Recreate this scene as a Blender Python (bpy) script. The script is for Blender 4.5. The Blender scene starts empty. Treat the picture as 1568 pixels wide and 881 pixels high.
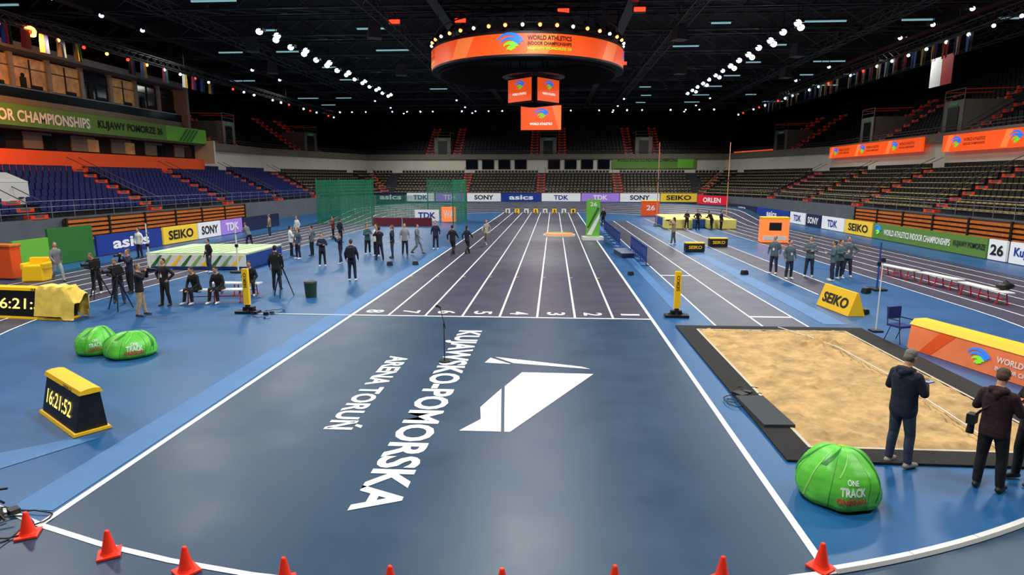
import bpy, math, random
import numpy as np
from mathutils import Vector, Matrix
from mathutils import noise as NZ
RND = random.Random(11)
SC = bpy.context.scene
COL = bpy.context.collection
CX = -1.2            # arena centre line
# ------------------------------------------------------------------ materials
def lin(c):
    c /= 255.0
    return c/12.92 if c <= .04045 else ((c+.055)/1.055)**2.4
MATS = {}
def M(name, rgb, rough=.6, em=0., metal=0., var=0., scale=3., bump=0., emc=None, spec=.5, alpha=1., rv=0.):
    if name in MATS: return MATS[name]
    m = bpy.data.materials.new(name); m.use_nodes = True
    nt = m.node_tree; b = nt.nodes['Principled BSDF']
    c = [lin(x) for x in rgb]+[1]
    b.inputs['Base Color'].default_value = c
    b.inputs['Roughness'].default_value = rough
    b.inputs['Metallic'].default_value = metal
    b.inputs['Specular IOR Level'].default_value = spec
    if em:
        b.inputs['Emission Color'].default_value = c if emc is None else [lin(x) for x in emc]+[1]
        b.inputs['Emission Strength'].default_value = em
    if alpha < 1: b.inputs['Alpha'].default_value = alpha
    if var or bump:
        tc = nt.nodes.new('ShaderNodeTexCoord'); nz = nt.nodes.new('ShaderNodeTexNoise')
        nz.inputs['Scale'].default_value = scale; nz.inputs['Detail'].default_value = 6; nz.inputs['Roughness'].default_value = .6
        nt.links.new(tc.outputs['Object'], nz.inputs['Vector'])
        if var:
            mx = nt.nodes.new('ShaderNodeMix'); mx.data_type = 'RGBA'
            mr = nt.nodes.new('ShaderNodeMapRange'); mr.inputs[1].default_value = .3; mr.inputs[2].default_value = .7
            nt.links.new(nz.outputs['Fac'], mr.inputs[0])
            mx.inputs[6].default_value = [x*(1-var) for x in c[:3]]+[1]
            mx.inputs[7].default_value = [min(1, x*(1+var)) for x in c[:3]]+[1]
            nt.links.new(mr.outputs[0], mx.inputs[0]); nt.links.new(mx.outputs[2], b.inputs['Base Color'])
        if rv:
            m2 = nt.nodes.new('ShaderNodeMapRange'); m2.inputs[1].default_value = .3; m2.inputs[2].default_value = .7
            m2.inputs[3].default_value = rough-rv; m2.inputs[4].default_value = rough+rv
            nt.links.new(nz.outputs['Fac'], m2.inputs[0]); nt.links.new(m2.outputs[0], b.inputs['Roughness'])
        if bump:
            bp = nt.nodes.new('ShaderNodeBump'); bp.inputs['Strength'].default_value = bump; bp.inputs['Distance'].default_value = .03
            nt.links.new(nz.outputs['Fac'], bp.inputs['Height']); nt.links.new(bp.outputs[0], b.inputs['Normal'])
    MATS[name] = m
    return m
floor_blue = M('floor_blue', (22,84,136), .40, var=.10, scale=.6, spec=.5, rv=.05)
deep_blue = M('track_deep_blue', (28,60,88), .40, var=.09, scale=.8, spec=.5, rv=.05)
slate = M('track_slate', (62,62,82), .42, var=.09, scale=.8, spec=.5, rv=.05)
light_blue = M('strip_light_blue', (58,112,166), .5, var=.1, scale=1.)
white = M('white_paint', (240,242,242), .5)
white_plain = M('white_plastic', (225,225,222), .5)
yellow = M('sign_yellow', (250,196,20), .45, em=.05)
black = M('black_plastic', (16,16,18), .5)
rubber = M('black_rubber_mat', (24,23,24), .85, var=.6, scale=30, bump=.8)
steel = M('steel', (150,155,160), .35, metal=.8)
dgrey = M('dark_truss', (28,29,32), .5)
mgrey = M('mid_grey', (84,84,82), .7, var=.1)
pgrey = M('portal_grey', (126,122,112), .7, var=.1)
wallw = M('stand_wall_white', (214,210,194), .7, var=.05, scale=.6)
wallgrey = M('wall_greige', (116,110,96), .75, var=.06)
concrete = M('stand_concrete', (38,42,50), .8, var=.15, scale=.8)
concrete_lo = M('stand_concrete_light', (92,98,106), .8, var=.12, scale=.8)
ceilm = M('ceiling_black', (7,7,9), .9)
wallblk = M('wall_black', (12,12,14), .9)
orange = M('orange_panel', (234,84,24), .5, em=.06)
redor = M('red_orange_rail', (226,62,34), .5, em=.06)  # emission in the colour lifts the steps and rails; no lamp there
led_orange = M('led_orange', (244,84,28), .4, em=.75)
led_orange2 = M('led_orange_light', (250,124,60), .4, em=.75)
led_green = M('led_green', (120,205,40), .4, em=.7)
led_white = M('led_white', (255,250,240), .4, em=1.1)
led_blue = M('led_blue', (30,110,220), .4, em=.9)
lime = M('banner_green', (106,184,58), .5, em=.04)
lime_d = M('banner_dark_green', (40,110,42), .5, em=.03)
ban_green = M('banner_olive_green', (92,136,54), .6, em=.04)  # slight emission put into the green to brighten it; banners are no lamps
bdark = M('board_text_black', (14,16,20), .5)
bwhite = M('board_white', (235,236,238), .45, em=.15)
bblue = M('board_blue', (22,52,140), .45, em=.15)
bpurple = M('board_purple', (170,130,225), .45, em=.15)
bred = M('board_red', (225,24,50), .45, em=.15)
byellow = M('board_yellow', (248,208,60), .45, em=.12)
bnavy = M('board_navy', (18,32,70), .5)
glass = M('window_glass_dark', (18,24,32), .12)
warmwin = M('window_warm_interior', (160,122,74), .5, em=.18, var=.6, scale=1.3)
seat_blue = M('seat_blue', (20,32,98), .45)
seat_blk = M('seat_black', (14,15,19), .45)
seat_up = M('seat_upper_black', (16,18,24), .5)
cream = M('seat_cream_edge', (206,182,116), .5)
wood = M('orange_wood_slat', (206,112,38), .5, var=.25, scale=4)
em_lamp = M('lamp_cool_white', (225,245,255), .4, em=28)
em_lamp_s = M('lamp_soft_white', (215,238,255), .4, em=6)
em_teal = M('lamp_strip_teal', (150,205,215), .4, em=.6)
em_or = M('lamp_orange', (255,110,36), .4, em=25)
em_red = M('lamp_red', (255,40,20), .4, em=5)

# ------------------------------------------------------------------ mesh builder
_tc = {}
def text_mesh(body, bold):
    key = (body, bold)
    if key in _tc: return _tc[key]
    cu = bpy.data.curves.new('t', 'FONT'); cu.body = body; cu.size = 1; cu.offset = bold; cu.resolution_u = 3
    o = bpy.data.objects.new('t', cu); COL.objects.link(o)
    dg = bpy.context.evaluated_depsgraph_get(); me = bpy.data.meshes.new_from_object(o.evaluated_get(dg))
    vs = [(v.co.x, v.co.y) for v in me.vertices]; fs = [tuple(p.vertices) for p in me.polygons]
    bpy.data.objects.remove(o); bpy.data.curves.remove(cu); bpy.data.meshes.remove(me)
    xs = [v[0] for v in vs]; ys = [v[1] for v in vs]
    x0, x1, y0, y1 = min(xs), max(xs), min(ys), max(ys)
    vs = [((x-x0)/(x1-x0), (y-y0)/(y1-y0)) for x, y in vs]
    _tc[key] = (vs, fs, (x1-x0)/(y1-y0))
    return _tc[key]
class MB:
    def __init__(s): s.v=[]; s.f=[]; s.m=[]; s.s=[]; s.mats=[]; s.T=None
    def mi(s, m):
        if m not in s.mats: s.mats.append(m)
        return s.mats.index(m)
    def add(s, vs, fs, mat, smooth=False):
        n = len(s.v)
        if s.T is not None: vs = [tuple(s.T @ Vector(v)) for v in vs]
        s.v.extend(vs); k = s.mi(mat)
        for f in fs:
            s.f.append(tuple(i+n for i in f)); s.m.append(k); s.s.append(smooth)
    def box(s, c, d, mat, rz=0., top=None):
        hx, hy, hz = d[0]/2, d[1]/2, d[2]/2; tx, ty = (hx, hy) if top is None else (top[0]/2, top[1]/2)
        P = [(-hx,-hy,-hz),(hx,-hy,-hz),(hx,hy,-hz),(-hx,hy,-hz),(-tx,-ty,hz),(tx,-ty,hz),(tx,ty,hz),(-tx,ty,hz)]
        cs, sn = math.cos(rz), math.sin(rz)
        P = [(c[0]+x*cs-y*sn, c[1]+x*sn+y*cs, c[2]+z) for x, y, z in P]
        s.add(P, [(0,3,2,1),(4,5,6,7),(0,1,5,4),(1,2,6,5),(2,3,7,6),(3,0,4,7)], mat)
    def cyl(s, a, b, r0, r1, mat, n=10, smooth=True, caps=True):
        a = Vector(a); b = Vector(b); d = (b-a).normalized()
        u = d.orthogonal().normalized(); w = d.cross(u)
        vs = []
        for p, r in ((a, r0), (b, r1)):
            for i in range(n):
                t = 2*math.pi*i/n; vs.append(tuple(p+u*(r*math.cos(t))+w*(r*math.sin(t))))
        s.add(vs, [(i, (i+1) % n, n+(i+1) % n, n+i) for i in range(n)], mat, smooth)
        if caps: s.add(vs, [tuple(range(n))[::-1], tuple(range(n, 2*n))], mat)
    def path(s, pts, r, mat, n=6):
        for a, b in zip(pts[:-1], pts[1:]): s.cyl(a, b, r, r, mat, n)
    def ell(s, c, r, mat, nu=12, nv=8, fn=None, smooth=True):
        vs = []
        for j in range(nv+1):
            ph = -math.pi/2+math.pi*j/nv
            for i in range(nu):
                t = 2*math.pi*i/nu
                q = (math.cos(ph)*math.cos(t), math.cos(ph)*math.sin(t), math.sin(ph))
                vs.append(fn(q) if fn else (c[0]+r[0]*q[0], c[1]+r[1]*q[1], c[2]+r[2]*q[2]))
        s.add(vs, [(j*nu+i, j*nu+(i+1) % nu, (j+1)*nu+(i+1) % nu, (j+1)*nu+i) for j in range(nv) for i in range(nu)], mat, smooth)
    def poly(s, pts, mat): s.add([tuple(p) for p in pts], [tuple(range(len(pts)))], mat)
    def prism(s, prof, y0, y1, mat, mats=None):
        n = len(prof)
        vs = [(y0, p[0], p[1]) for p in prof]+[(y1, p[0], p[1]) for p in prof]
        for i in range(n):
            s.add(vs, [(i, (i+1) % n, n+(i+1) % n, n+i)], mats[i] if mats else mat)
        s.add(vs, [tuple(range(n))[::-1], tuple(range(n, 2*n))], mat)
    def text(s, body, o, u, v, w, h, mat, bold=.015, fn=None):
        """text centred on o, fitted in w x h (h = full glyph height), along unit u, up v"""
        vs, fs, asp = text_mesh(body, bold)
        o = Vector(o); u = Vector(u).normalized(); v = Vector(v).normalized()
        if w is None: w = h*asp
        if fn: P = [fn((x-.5)*w, (y-.5)*h) for x, y in vs]
        else: P = [tuple(o+u*((x-.5)*w)+v*((y-.5)*h)) for x, y in vs]
        s.add(P, fs, mat)
    def build(s, name, bevel=0):
        me = bpy.data.meshes.new(name); me.from_pydata(s.v, [], s.f)
        for m in s.mats: me.materials.append(m)
        me.polygons.foreach_set('material_index', s.m); me.polygons.foreach_set('use_smooth', s.s)
        me.update(); o = bpy.data.objects.new(name, me); COL.objects.link(o)
        if bevel:
            b = o.modifiers.new('bevel', 'BEVEL'); b.width = bevel; b.segments = 2; b.limit_method = 'ANGLE'
        return o
def group(name, obs):
    e = bpy.data.objects.new(name, None); COL.objects.link(e)
    for o in obs: o.parent = e
    return e
def TR(x, y, rz=0, z=0): return Matrix.Translation((x, y, z)) @ Matrix.Rotation(rz, 4, 'Z')

def logo_arcs(mb, o, u, v, size, mats, fn=None):
    """sweeping athletics emblem: nested curved stripes"""
    o = Vector(o); u = Vector(u).normalized(); v = Vector(v).normalized()
    for k in range(4):
        r0 = .50-.115*k; r1 = r0-.085
        pts = []
        for i in range(9):
            t = math.radians(150-130*i/8); pts.append((r0*math.cos(t)*1.2+.02*k, r0*math.sin(t)*1.0-.1-.05*k))
        for i in range(9):
            t = math.radians(20+130*i/8); pts.append((r1*math.cos(t)*1.1-.05-.03*(i/8), r1*math.sin(t)*.95-.1-.07*k))
        P = [fn(x*size, y*size) if fn else tuple(o+u*(x*size)+v*(y*size)) for x, y in pts]
        n = len(P)
        mb.add(P, [(i, i+1, n-2-i, n-1-i) for i in range(8)], mats[0] if k < 2 else mats[min(1,len(mats)-1)])

# ------------------------------------------------------------------ floor + tracks
CYN, CYF, RIN, LW = 21.4, 68.0, 15.5, 1.02
mb = MB(); mb.poly([(-75,-25,0),(75,-25,0),(75,135,0),(-75,135,0)], floor_blue); mb.build('floor')
def oval_pts(r, n=40):
    P = []
    for i in range(n+1):
        t = math.pi+math.pi*i/n; P.append((CX+r*math.cos(t), CYN+r*math.sin(t), t))
    for i in range(1, 12): P.append((CX+r, CYN+(CYF-CYN)*i/12, 0))
    for i in range(n+1):
        t = math.pi*i/n; P.append((CX+r*math.cos(t), CYF+r*math.sin(t), t))
    for i in range(1, 12): P.append((CX-r, CYF-(CYF-CYN)*i/12, 0))
    return P
def bank(y, w):
    b = max(0., min(1., (y-58)/14)); b = b*b*(3-2*b)
    return b*w*.17
def ring(mb, r0, r1, z, mat, sel=None):
    A = oval_pts(r0); B = oval_pts(r1); n = len(A); vs = []; fs = []
    for p in A: vs.append((p[0], p[1], z+bank(p[1], r0-RIN)))
    for p in B: vs.append((p[0], p[1], z+bank(p[1], r1-RIN)))
    for i in range(n):
        if sel and not sel(A[i]): continue
        fs.append((i, n+i, n+(i+1) % n, (i+1) % n))
    mb.add(vs, fs, mat)
mb = MB()
for k in range(6): ring(mb, RIN+LW*k, RIN+LW*(k+1), .006, slate)
ring(mb, RIN+LW*6, RIN+LW*6+.9, .006, deep_blue)
for k in range(7): ring(mb, RIN+LW*k-.03, RIN+LW*k+.03, .012, white)
mb.build('oval_running_track')
XL, XR = -6.55, 3.15; LN = (XR-XL)/8; YF = 19.3
mb = MB()
def rect(mb, x0, x1, y0, y1, z, mat): mb.poly([(x0,y0,z),(x1,y0,z),(x1,y1,z),(x0,y1,z)], mat)
pts = []
for i in range(17):
    x = XR+(XL-XR)*i/16; pts.append((x, CYN-math.sqrt(RIN**2-(x-CX)**2), .009))
mb.poly([(XL, YF, .009), (XR, YF, .009)]+pts, deep_blue)
near = []
for i in range(25):
    t = math.radians(222+96*i/24); near.append(t)
for a, b in zip(near[:-1], near[1:]):
    mb.poly([(CX+r*math.cos(t), CYN+r*math.sin(t), .0095) for r, t in ((RIN+.03,a),(RIN+6.9,a),(RIN+6.9,b),(RIN+.03,b))], deep_blue)
rect(mb, XL, XR, YF, 82.5, .009, slate)
for k in range(9):
    x = XL+LN*k; w = .05 if k in (0, 8) else .034
    rect(mb, x-w, x+w, YF, 82.5, .014, white)
for x in (XL, XR): rect(mb, x-.05, x+.05, CYN-math.sqrt(RIN**2-(x-CX)**2), YF, .014, white)
rect(mb, XL, XR+.05, YF-.05, YF+.05, .015, white)
rect(mb, -10.2, XL, YF-.03, YF+.03, .015, white)
rect(mb, XL, XR, 78.6, 78.7, .015, white)
for k in range(9):      # small hurdle / relay tick marks across the lanes
    for y, c in ((27.5, yellow), (36.0, light_blue), (44.5, light_blue), (53.0, yellow), (61.5, light_blue)):
        if k < 8: rect(mb, XL+LN*k+.05, XL+LN*k+.16, y-.05, y+.05, .0145, c)
for a, b in zip(near[:-1], near[1:]):
    mb.poly([(CX+r*math.cos(t), CYN+r*math.sin(t), .016) for r, t in ((RIN-.04,a),(RIN+.04,a),(RIN+.04,b),(RIN-.04,b))], white)
for k in range(8):
    d = '87654321'[k]
    mb.text(d, (XL+LN*(k+.5), YF+.62, .015), (0,-1,0), (1,0,0), .44 if d != '1' else .2, .60, white)
mb.text('KUJAWSKO-POMORSKA', (-2.48, 12.45, .016), (0,-1,0), (1,0,0), 10.0, .88, white, .03)
mb.text('ARENA TORUŃ', (-3.72, 12.4, .016), (0,-1,0), (1,0,0), 4.6, .66, white, .03)
for P in ([(-1.62,14.3),(-.98,14.22),(-1.52,14.72)], [(-1.42,14.8),(-.92,14.3),(.9,13.95),(.7,14.12)],
          [(-.68,13.6),(-1.0,12.6),(-.82,10.2),(-.72,10.2),(.95,13.58)], [(-1.06,12.45),(-1.38,11.35),(-1.3,10.75),(-1.62,10.2),(-.88,10.2)]):
    mb.poly([(x, y, .016) for x, y in P], white)
mb.build('sprint_track')
mb = MB()
rect(mb, XL-.75, XL-.12, 7.2, 40, .007, light_blue)
rect(mb, 8.3, 9.0, 19, 60, .007, light_blue)
rect(mb, 4.1, 4.5, 20.5, 60, .007, light_blue)
mb.poly([(-10.4,7.6,.008),(-8.3,9.35,.008),(-7.75,9.5,.008),(-8.9,7.5,.008)], light_blue)
rect(mb, 4.95, 7.7, 18.6, 66, .008, slate)
for x in (4.95, 6.35, 7.7): rect(mb, x-.03, x+.03, 18.6, 66, .012, white)
for y in (19.9, 28.5): rect(mb, 6.35 if y < 25 else 4.95, 7.7 if y < 25 else 6.35, y-.08, y+.08, .013, white)
rect(mb, 10.2, 11.6, 24, 70, .008, slate)
for x in (10.2, 11.6): rect(mb, x-.03, x+.03, 24, 70, .012, white)
for y in (34, 40, 46): rect(mb, -15, -6.8, y-.03, y+.03, .012, light_blue)
mb.build('runway_marking')
mb = MB()
for i in range(12):
    a = math.radians(286.6+4*i); b = a+math.radians(3.95)
    for q in range(3):
        a2 = a+(b-a)*q/3; b2 = a+(b-a)*(q+1)/3; vs = []
        for t in (a2, b2):
            for r, z in ((RIN-.055,.02),(RIN+.055,.02),(RIN+.035,.065),(RIN-.035,.065)):
                vs.append((CX+r*math.cos(t), CYN+r*math.sin(t), z))
        mb.add(vs, [(0,1,5,4),(1,2,6,5),(2,3,7,6),(3,0,4,7),(3,2,1,0),(4,5,6,7)], white_plain)
mb.build('track_kerb')
cone_or = M('traffic_cone_red', (250,52,22), .45, em=.1)
for x, y in ((-6.5,6.62),(-5.2,6.3),(-4.1,6.05),(-2.9,5.93),(-1.7,5.86),(-.5,5.9),(.7,6.03),(1.9,6.27),(3.1,6.6)):
    mb = MB(); mb.T = TR(x, y, RND.random(), .018)
    mb.box((0,0,.012), (.24,.24,.024), cone_or)
    for z0, z1, r0, r1 in ((.024,.05,.095,.08),(.05,.30,.08,.026),(.30,.31,.026,.018)): mb.cyl((0,0,z0),(0,0,z1),r0,r1,cone_or,20)
    mb.build('traffic_cone')
# ------------------------------------------------------------------ sand pit
mb = MB()
def ringrect(mb, X0,X1,Y0,Y1, x0,x1,y0,y1, z, mat):
    h = .03
    for a,b,c,d in ((X0,x0,Y0,Y1),(x1,X1,Y0,Y1),(x0,x1,Y0,y0),(x0,x1,y1,Y1)):
        mb.box(((a+b)/2,(c+d)/2,z+h/2), (b-a,d-c,h), mat)
ringrect(mb, 3.72,9.15,9.35,18.45, 4.3,8.45,9.9,17.95, .012, rubber)
ringrect(mb, 4.24,8.51,9.84,18.01, 4.3,8.45,9.9,17.95, .014, M('pit_edge', (190,180,160), .7))
sand = M('sand', (184,150,100), .95, var=.34, scale=2.2, bump=.8)
nx, ny = 120, 230; vs = []
for j in range(ny+1):
    for i in range(nx+1):
        x = 4.3+4.15*i/nx; y = 9.9+8.05*j/ny
        z = .07+.03*NZ.noise((x*1.3,y*1.3,0))+.06*NZ.noise((x*3.2,y*3.2,3))+.035*NZ.noise((x*8,y*8,7))+.012*NZ.noise((x*18,y*18,9))
        z += .12*math.exp(-((x-7.0)**2/.5+(y-16.4)**2/.35))*(1+1.8*NZ.noise((x*6,y*6,1)))
        e = min(i, nx-i, j, ny-j)/4.
        vs.append((x, y, max(.014, z*min(1, .4+e*.6))))
mb.add(vs, [(j*(nx+1)+i, j*(nx+1)+i+1, (j+1)*(nx+1)+i+1, (j+1)*(nx+1)+i) for j in range(ny) for i in range(nx)], sand, True)
mb.poly([(x, y, .012) for x, y in ((4.25,9.85),(8.5,9.85),(8.5,18),(4.25,18))], sand)
tape = [(6.55,17.9),(7.0,16.9),(7.3,15.8),(7.42,13.3),(7.3,11.6),(7.2,9.9)]
for a, b in zip(tape[:-1], tape[1:]): mb.path([(a[0],a[1],.16),(b[0],b[1],.15)], .013, white_plain, 4)
mb.box((4.02,11.4,.07), (.55,1.5,.05), M('grey_pad', (52,56,62), .8), .05)
mb.build('long_jump_sand_pit')
# ------------------------------------------------------------------ stands
PATH = [(27,2),(27,80),(22,96),(-26,96),(-31,80),(-31,2)]
def offs(path, d):
    P = []
    n = len(path)
    dirs = [(Vector(path[i+1])-Vector(path[i])).normalized() for i in range(n-1)]
    nor = [Vector((q.y, -q.x)) for q in dirs]
    for i in range(n):
        p = Vector(path[i])
        if i == 0: q = p+nor[0]*d
        elif i == n-1: q = p+nor[-1]*d
        else:
            m = (nor[i-1]+nor[i]).normalized(); q = p+m*(d/m.dot(nor[i]))
        P.append(q)
    return P
def sweep(mb, path, prof, mats):
    O = [offs(path, d) for d, z in prof]
    for k in range(len(prof)-1):
        z0, z1 = prof[k][1], prof[k+1][1]
        for i in range(len(path)-1):
            a, b, c, d = O[k][i], O[k][i+1], O[k+1][i+1], O[k+1][i]
            mb.add([(a.x,a.y,z0),(b.x,b.y,z0),(c.x,c.y,z1),(d.x,d.y,z1)], [(0,1,2,3)], mats[k])
def seats(mb, path, d0, z0, rows, dep, rise, aisles, back, pan, w=.55, back_h=.42, lip=None):
    n = len(path)-1
    kb = mb.mi(back); kp = mb.mi(pan); kl = mb.mi(lip or pan)
    for r in range(rows):
        d = d0+dep*r+dep*.62; z = z0+rise*r
        O = offs(path, d)
        for i in range(n):
            a, b = O[i], O[i+1]; t = (b-a); L = t.length; t = t/L; nn = Vector((t.y, -t.x))
            base = Vector(path[i]); bt = (Vector(path[i+1])-base); BL = bt.length
            s = .5
            while s < L-.5:
                p = a+t*s; q = (p-base).dot(bt)/BL
                if all(abs(q-x) > 0.85 for x in aisles[i]):
                    for kk in (0, 1):
                        if kk == 0: cx = p+nn*.20; hy = .035; z_0, z_1 = z+.40, z+.40+back_h
                        else: cx = p-nn*.02; hy = .20; z_0, z_1 = z+.37, z+.45
                        hx = w*.40 if kk == 0 else w*.30; N = len(mb.v)
                        for zz in (z_0, z_1):
                            for sx, sy in ((-1,-1),(1,-1),(1,1),(-1,1)):
                                e = cx+t*(hx*sx)+nn*(hy*sy); mb.v.append((e.x, e.y, zz))
                        for q_, f in enumerate(((0,1,5,4),(1,2,6,5),(2,3,7,6),(3,0,4,7),(4,5,6,7),(0,3,2,1))):
                            mb.f.append(tuple(N+x for x in f)); mb.m.append((kl if q_ == 0 else kp) if kk else kb); mb.s.append(False)
                s += w
def ev(L, step):
    n = max(1, round(L/step)); return [L*i/n for i in range(n+1)]
segL = [(Vector(PATH[i+1])-Vector(PATH[i])).length for i in range(5)]
AIS = [ev(L, 11.5) for L in segL]
LR, LD, LZ, LRI = 8, .85, 2.0, .42
prof = [(0,0),(0,LZ)]; mm = [concrete_lo]
for r in range(LR):
    prof += [(LD*(r+1), LZ+LRI*r), (LD*(r+1), LZ+LRI*(r+1))]; mm += [concrete, concrete]
prof += [(7.5, LZ+LRI*LR), (7.5, 7.9)]; mm += [concrete, wallw]
STAND = []
mb = MB(); sweep(mb, PATH, prof, mm); STAND.append(mb.build('lower_stand'))
mb = MB(); seats(mb, PATH[:5], 0, LZ, LR, LD, LRI, AIS[:4], seat_blk, cream, lip=cream); STAND.append(mb.build('lower_stand_black_seats'))
mb = MB(); seats(mb, PATH[4:], 0, LZ, LR, LD, LRI, [ev(segL[4], 11.5)], seat_blue, seat_blue, .55, .45); STAND.append(mb.build('lower_stand_blue_seats'))
def aisles(mb, path, AI, d0, z0, rows, dep, rise, strip=.28):
    for i in range(len(path)-1):
        a = Vector(path[i]); t = (Vector(path[i+1])-a).normalized(); nn = Vector((t.y,-t.x)); rz = math.atan2(t.y, t.x)
        for s in AI[i]:
            if s < .1 and i > 0: continue
            p = a+t*s
            if i < len(path)-2 and s > (Vector(path[i+1])-a).length-.1:
                t2 = (Vector(path[i+2])-Vector(path[i+1])).normalized(); n2 = Vector((t2.y,-t2.x)); m = (nn+n2).normalized(); nv = m/m.dot(n2); pn = m
                rr = math.atan2(m.y, m.x)-math.pi/2
            else: nv = nn; pn = nn; rr = rz+math.pi
            tt = Vector((pn.y, -pn.x))
            for r in range(rows):
                c = p+nv*(d0+dep*(r+.25)); z = z0+rise*r
                mb.box((c.x, c.y, z+rise*.25), (1.1, dep*.5, rise*.5), mgrey, rr)
                for sx in (-.5, .5):
                    e = c+tt*sx; mb.box((e.x, e.y, z+rise*.28), (strip, dep*.52, rise*.58), redor, rr)
                e2 = p+nv*(d0+dep*(r+.0)); mb.box((e2.x, e2.y, z+.03), (1.1, .08, .07), redor, rr)
            for sx in (-.62, .62):
                q0 = p+nv*d0+tt*sx; q1 = p+nv*(d0+dep*rows)+tt*sx
                mb.cyl((q0.x,q0.y,z0+.9), (q1.x,q1.y,z0+rise*rows+.9), .03, .03, mgrey, 5)
mb = MB(); aisles(mb, PATH, AIS, 0, LZ, LR, LD, LRI); STAND.append(mb.build('lower_stand_aisle_steps'))
mb = MB()
O = offs(PATH, .06)
for a, b in zip(O[:-1], O[1:]):
    L = (b-a).length; n = int(L/1.8)
    for zz in (2.35, 2.7, 3.05): mb.cyl((a.x,a.y,zz),(b.x,b.y,zz), .025,.025, steel, 5)
    for i in range(n+1):
        p = a.lerp(b, i/n); mb.cyl((p.x,p.y,LZ),(p.x,p.y,3.05), .03,.03, steel, 5)
STAND.append(mb.build('stand_front_railing'))
UD, UZ, UR, UDD, URI = 7.5, 7.9, 15, .8, .5
UP = [(27,2),(27,80),(22,96),(-26,96),(-31,80),(-31,66)]
prof = [(UD-.4,7.6),(UD-.4,8.4),(UD-.25,8.4),(UD-.25,7.9)]; mm = [wallgrey, wallgrey, concrete]
for r in range(UR):
    prof += [(UD+UDD*(r+1), UZ+URI*r), (UD+UDD*(r+1), UZ+URI*(r+1))]; mm += [concrete, concrete]
mm = mm+[concrete]*(len(prof)-len(mm)-1)
mb = MB(); sweep(mb, UP, prof, mm)
STAND.append(mb.build('upper_stand'))
VOM = [[8,24,40,56,71],[9],[7.5,23,40.5],[8],[7]]
mb = MB(); seats(mb, UP, UD, UZ, UR, UDD, URI, [[x+e for x in v for e in (-2.3,-1.2,0,1.2,2.3)] for v in VOM], seat_up, seat_up, .6); STAND.append(mb.build('upper_stand_seats'))
mb = MB(); aisles(mb, UP, [[x+e for x in v for e in (-2.3,2.3)] for v in VOM], UD, UZ, 11, UDD, URI, strip=.34)
for i in range(5):
    a = Vector(UP[i]); t = (Vector(UP[i+1])-a).normalized(); nn = Vector((t.y,-t.x)); rz = math.atan2(t.y, t.x)+math.pi
    for s in VOM[i]:
        p = a+t*s+nn*(UD+2.2)
        mb.box((p.x, p.y, 9.6), (2.7, 4.0, 3.0), pgrey, rz)
        q = p-nn*2.02; mb.box((q.x, q.y, 9.5), (1.5, .08, 2.1), black, rz)
        mb.box((q.x, q.y, 10.8), (1.0, .1, .25), M('exit_sign', (60,120,70), .5, em=.2), rz)
        for sx in (-1.35, 1.35):
            e = q+t*sx; mb.cyl((e.x,e.y,8), (e.x,e.y,12.0), .04,.04, pgrey, 5)
            e2 = e+nn*4; mb.cyl((e.x,e.y,11.9), (e2.x,e2.y,12.0), .04,.04, redor, 5)
        for zz in (11.5, 12.0):
            e0 = q-t*1.35; e1 = q+t*1.35; mb.cyl((e0.x,e0.y,zz),(e1.x,e1.y,zz), .035,.035, pgrey, 5)
STAND.append(mb.build('upper_stand_portal'))
mb = MB()
O = offs(UP, UD-.35)
for a, b in zip(O[:-1], O[1:]):
    for zz in (8.65, 8.9): mb.cyl((a.x,a.y,zz),(b.x,b.y,zz), .03,.03, mgrey, 5)
STAND.append(mb.build('upper_stand_railing'))
mb = MB(); mb.box((46.8,50,9), (.4,170,18), wallblk); mb.build('wall_right')
mb = MB(); mb.box((-51,50,9), (.4,170,18), wallblk); mb.build('wall_left')
mb = MB(); mb.box((-2,117,9), (98,.4,18), wallblk); mb.build('wall_far')
mb = MB(); mb.box((-2,-18,9), (98,.4,18), wallblk); mb.build('wall_near')
mb = MB(); mb.box((-2,50,18.1), (98,170,.2), ceilm); mb.build('ceiling')
mb = MB()
for x in list(np.arange(-14.2,-3.6,2.7))+list(np.arange(-.6,10.6,2.7)):
    mb.box((x+.6, 103.42, 6.75), (2.0,.12,1.55), mgrey); mb.box((x+.6, 103.36, 6.75), (1.86,.1,1.42), glass)
STAND.append(mb.build('window_1'))
mb = MB(); mb.box((16.2,103.3,7.0), (13.5,.14,1.9), ban_green)
mb.text('WORLD ATHLETICS INDOOR CHAMPIONSHIPS', (15.5,103.2,7.4), (1,0,0), (0,0,1), 10.5,.55, bdark); mb.box((21.2,103.2,6.9), (2.5,.06,1.5), lime)
STAND.append(mb.build('green_championship_banner'))
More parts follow.
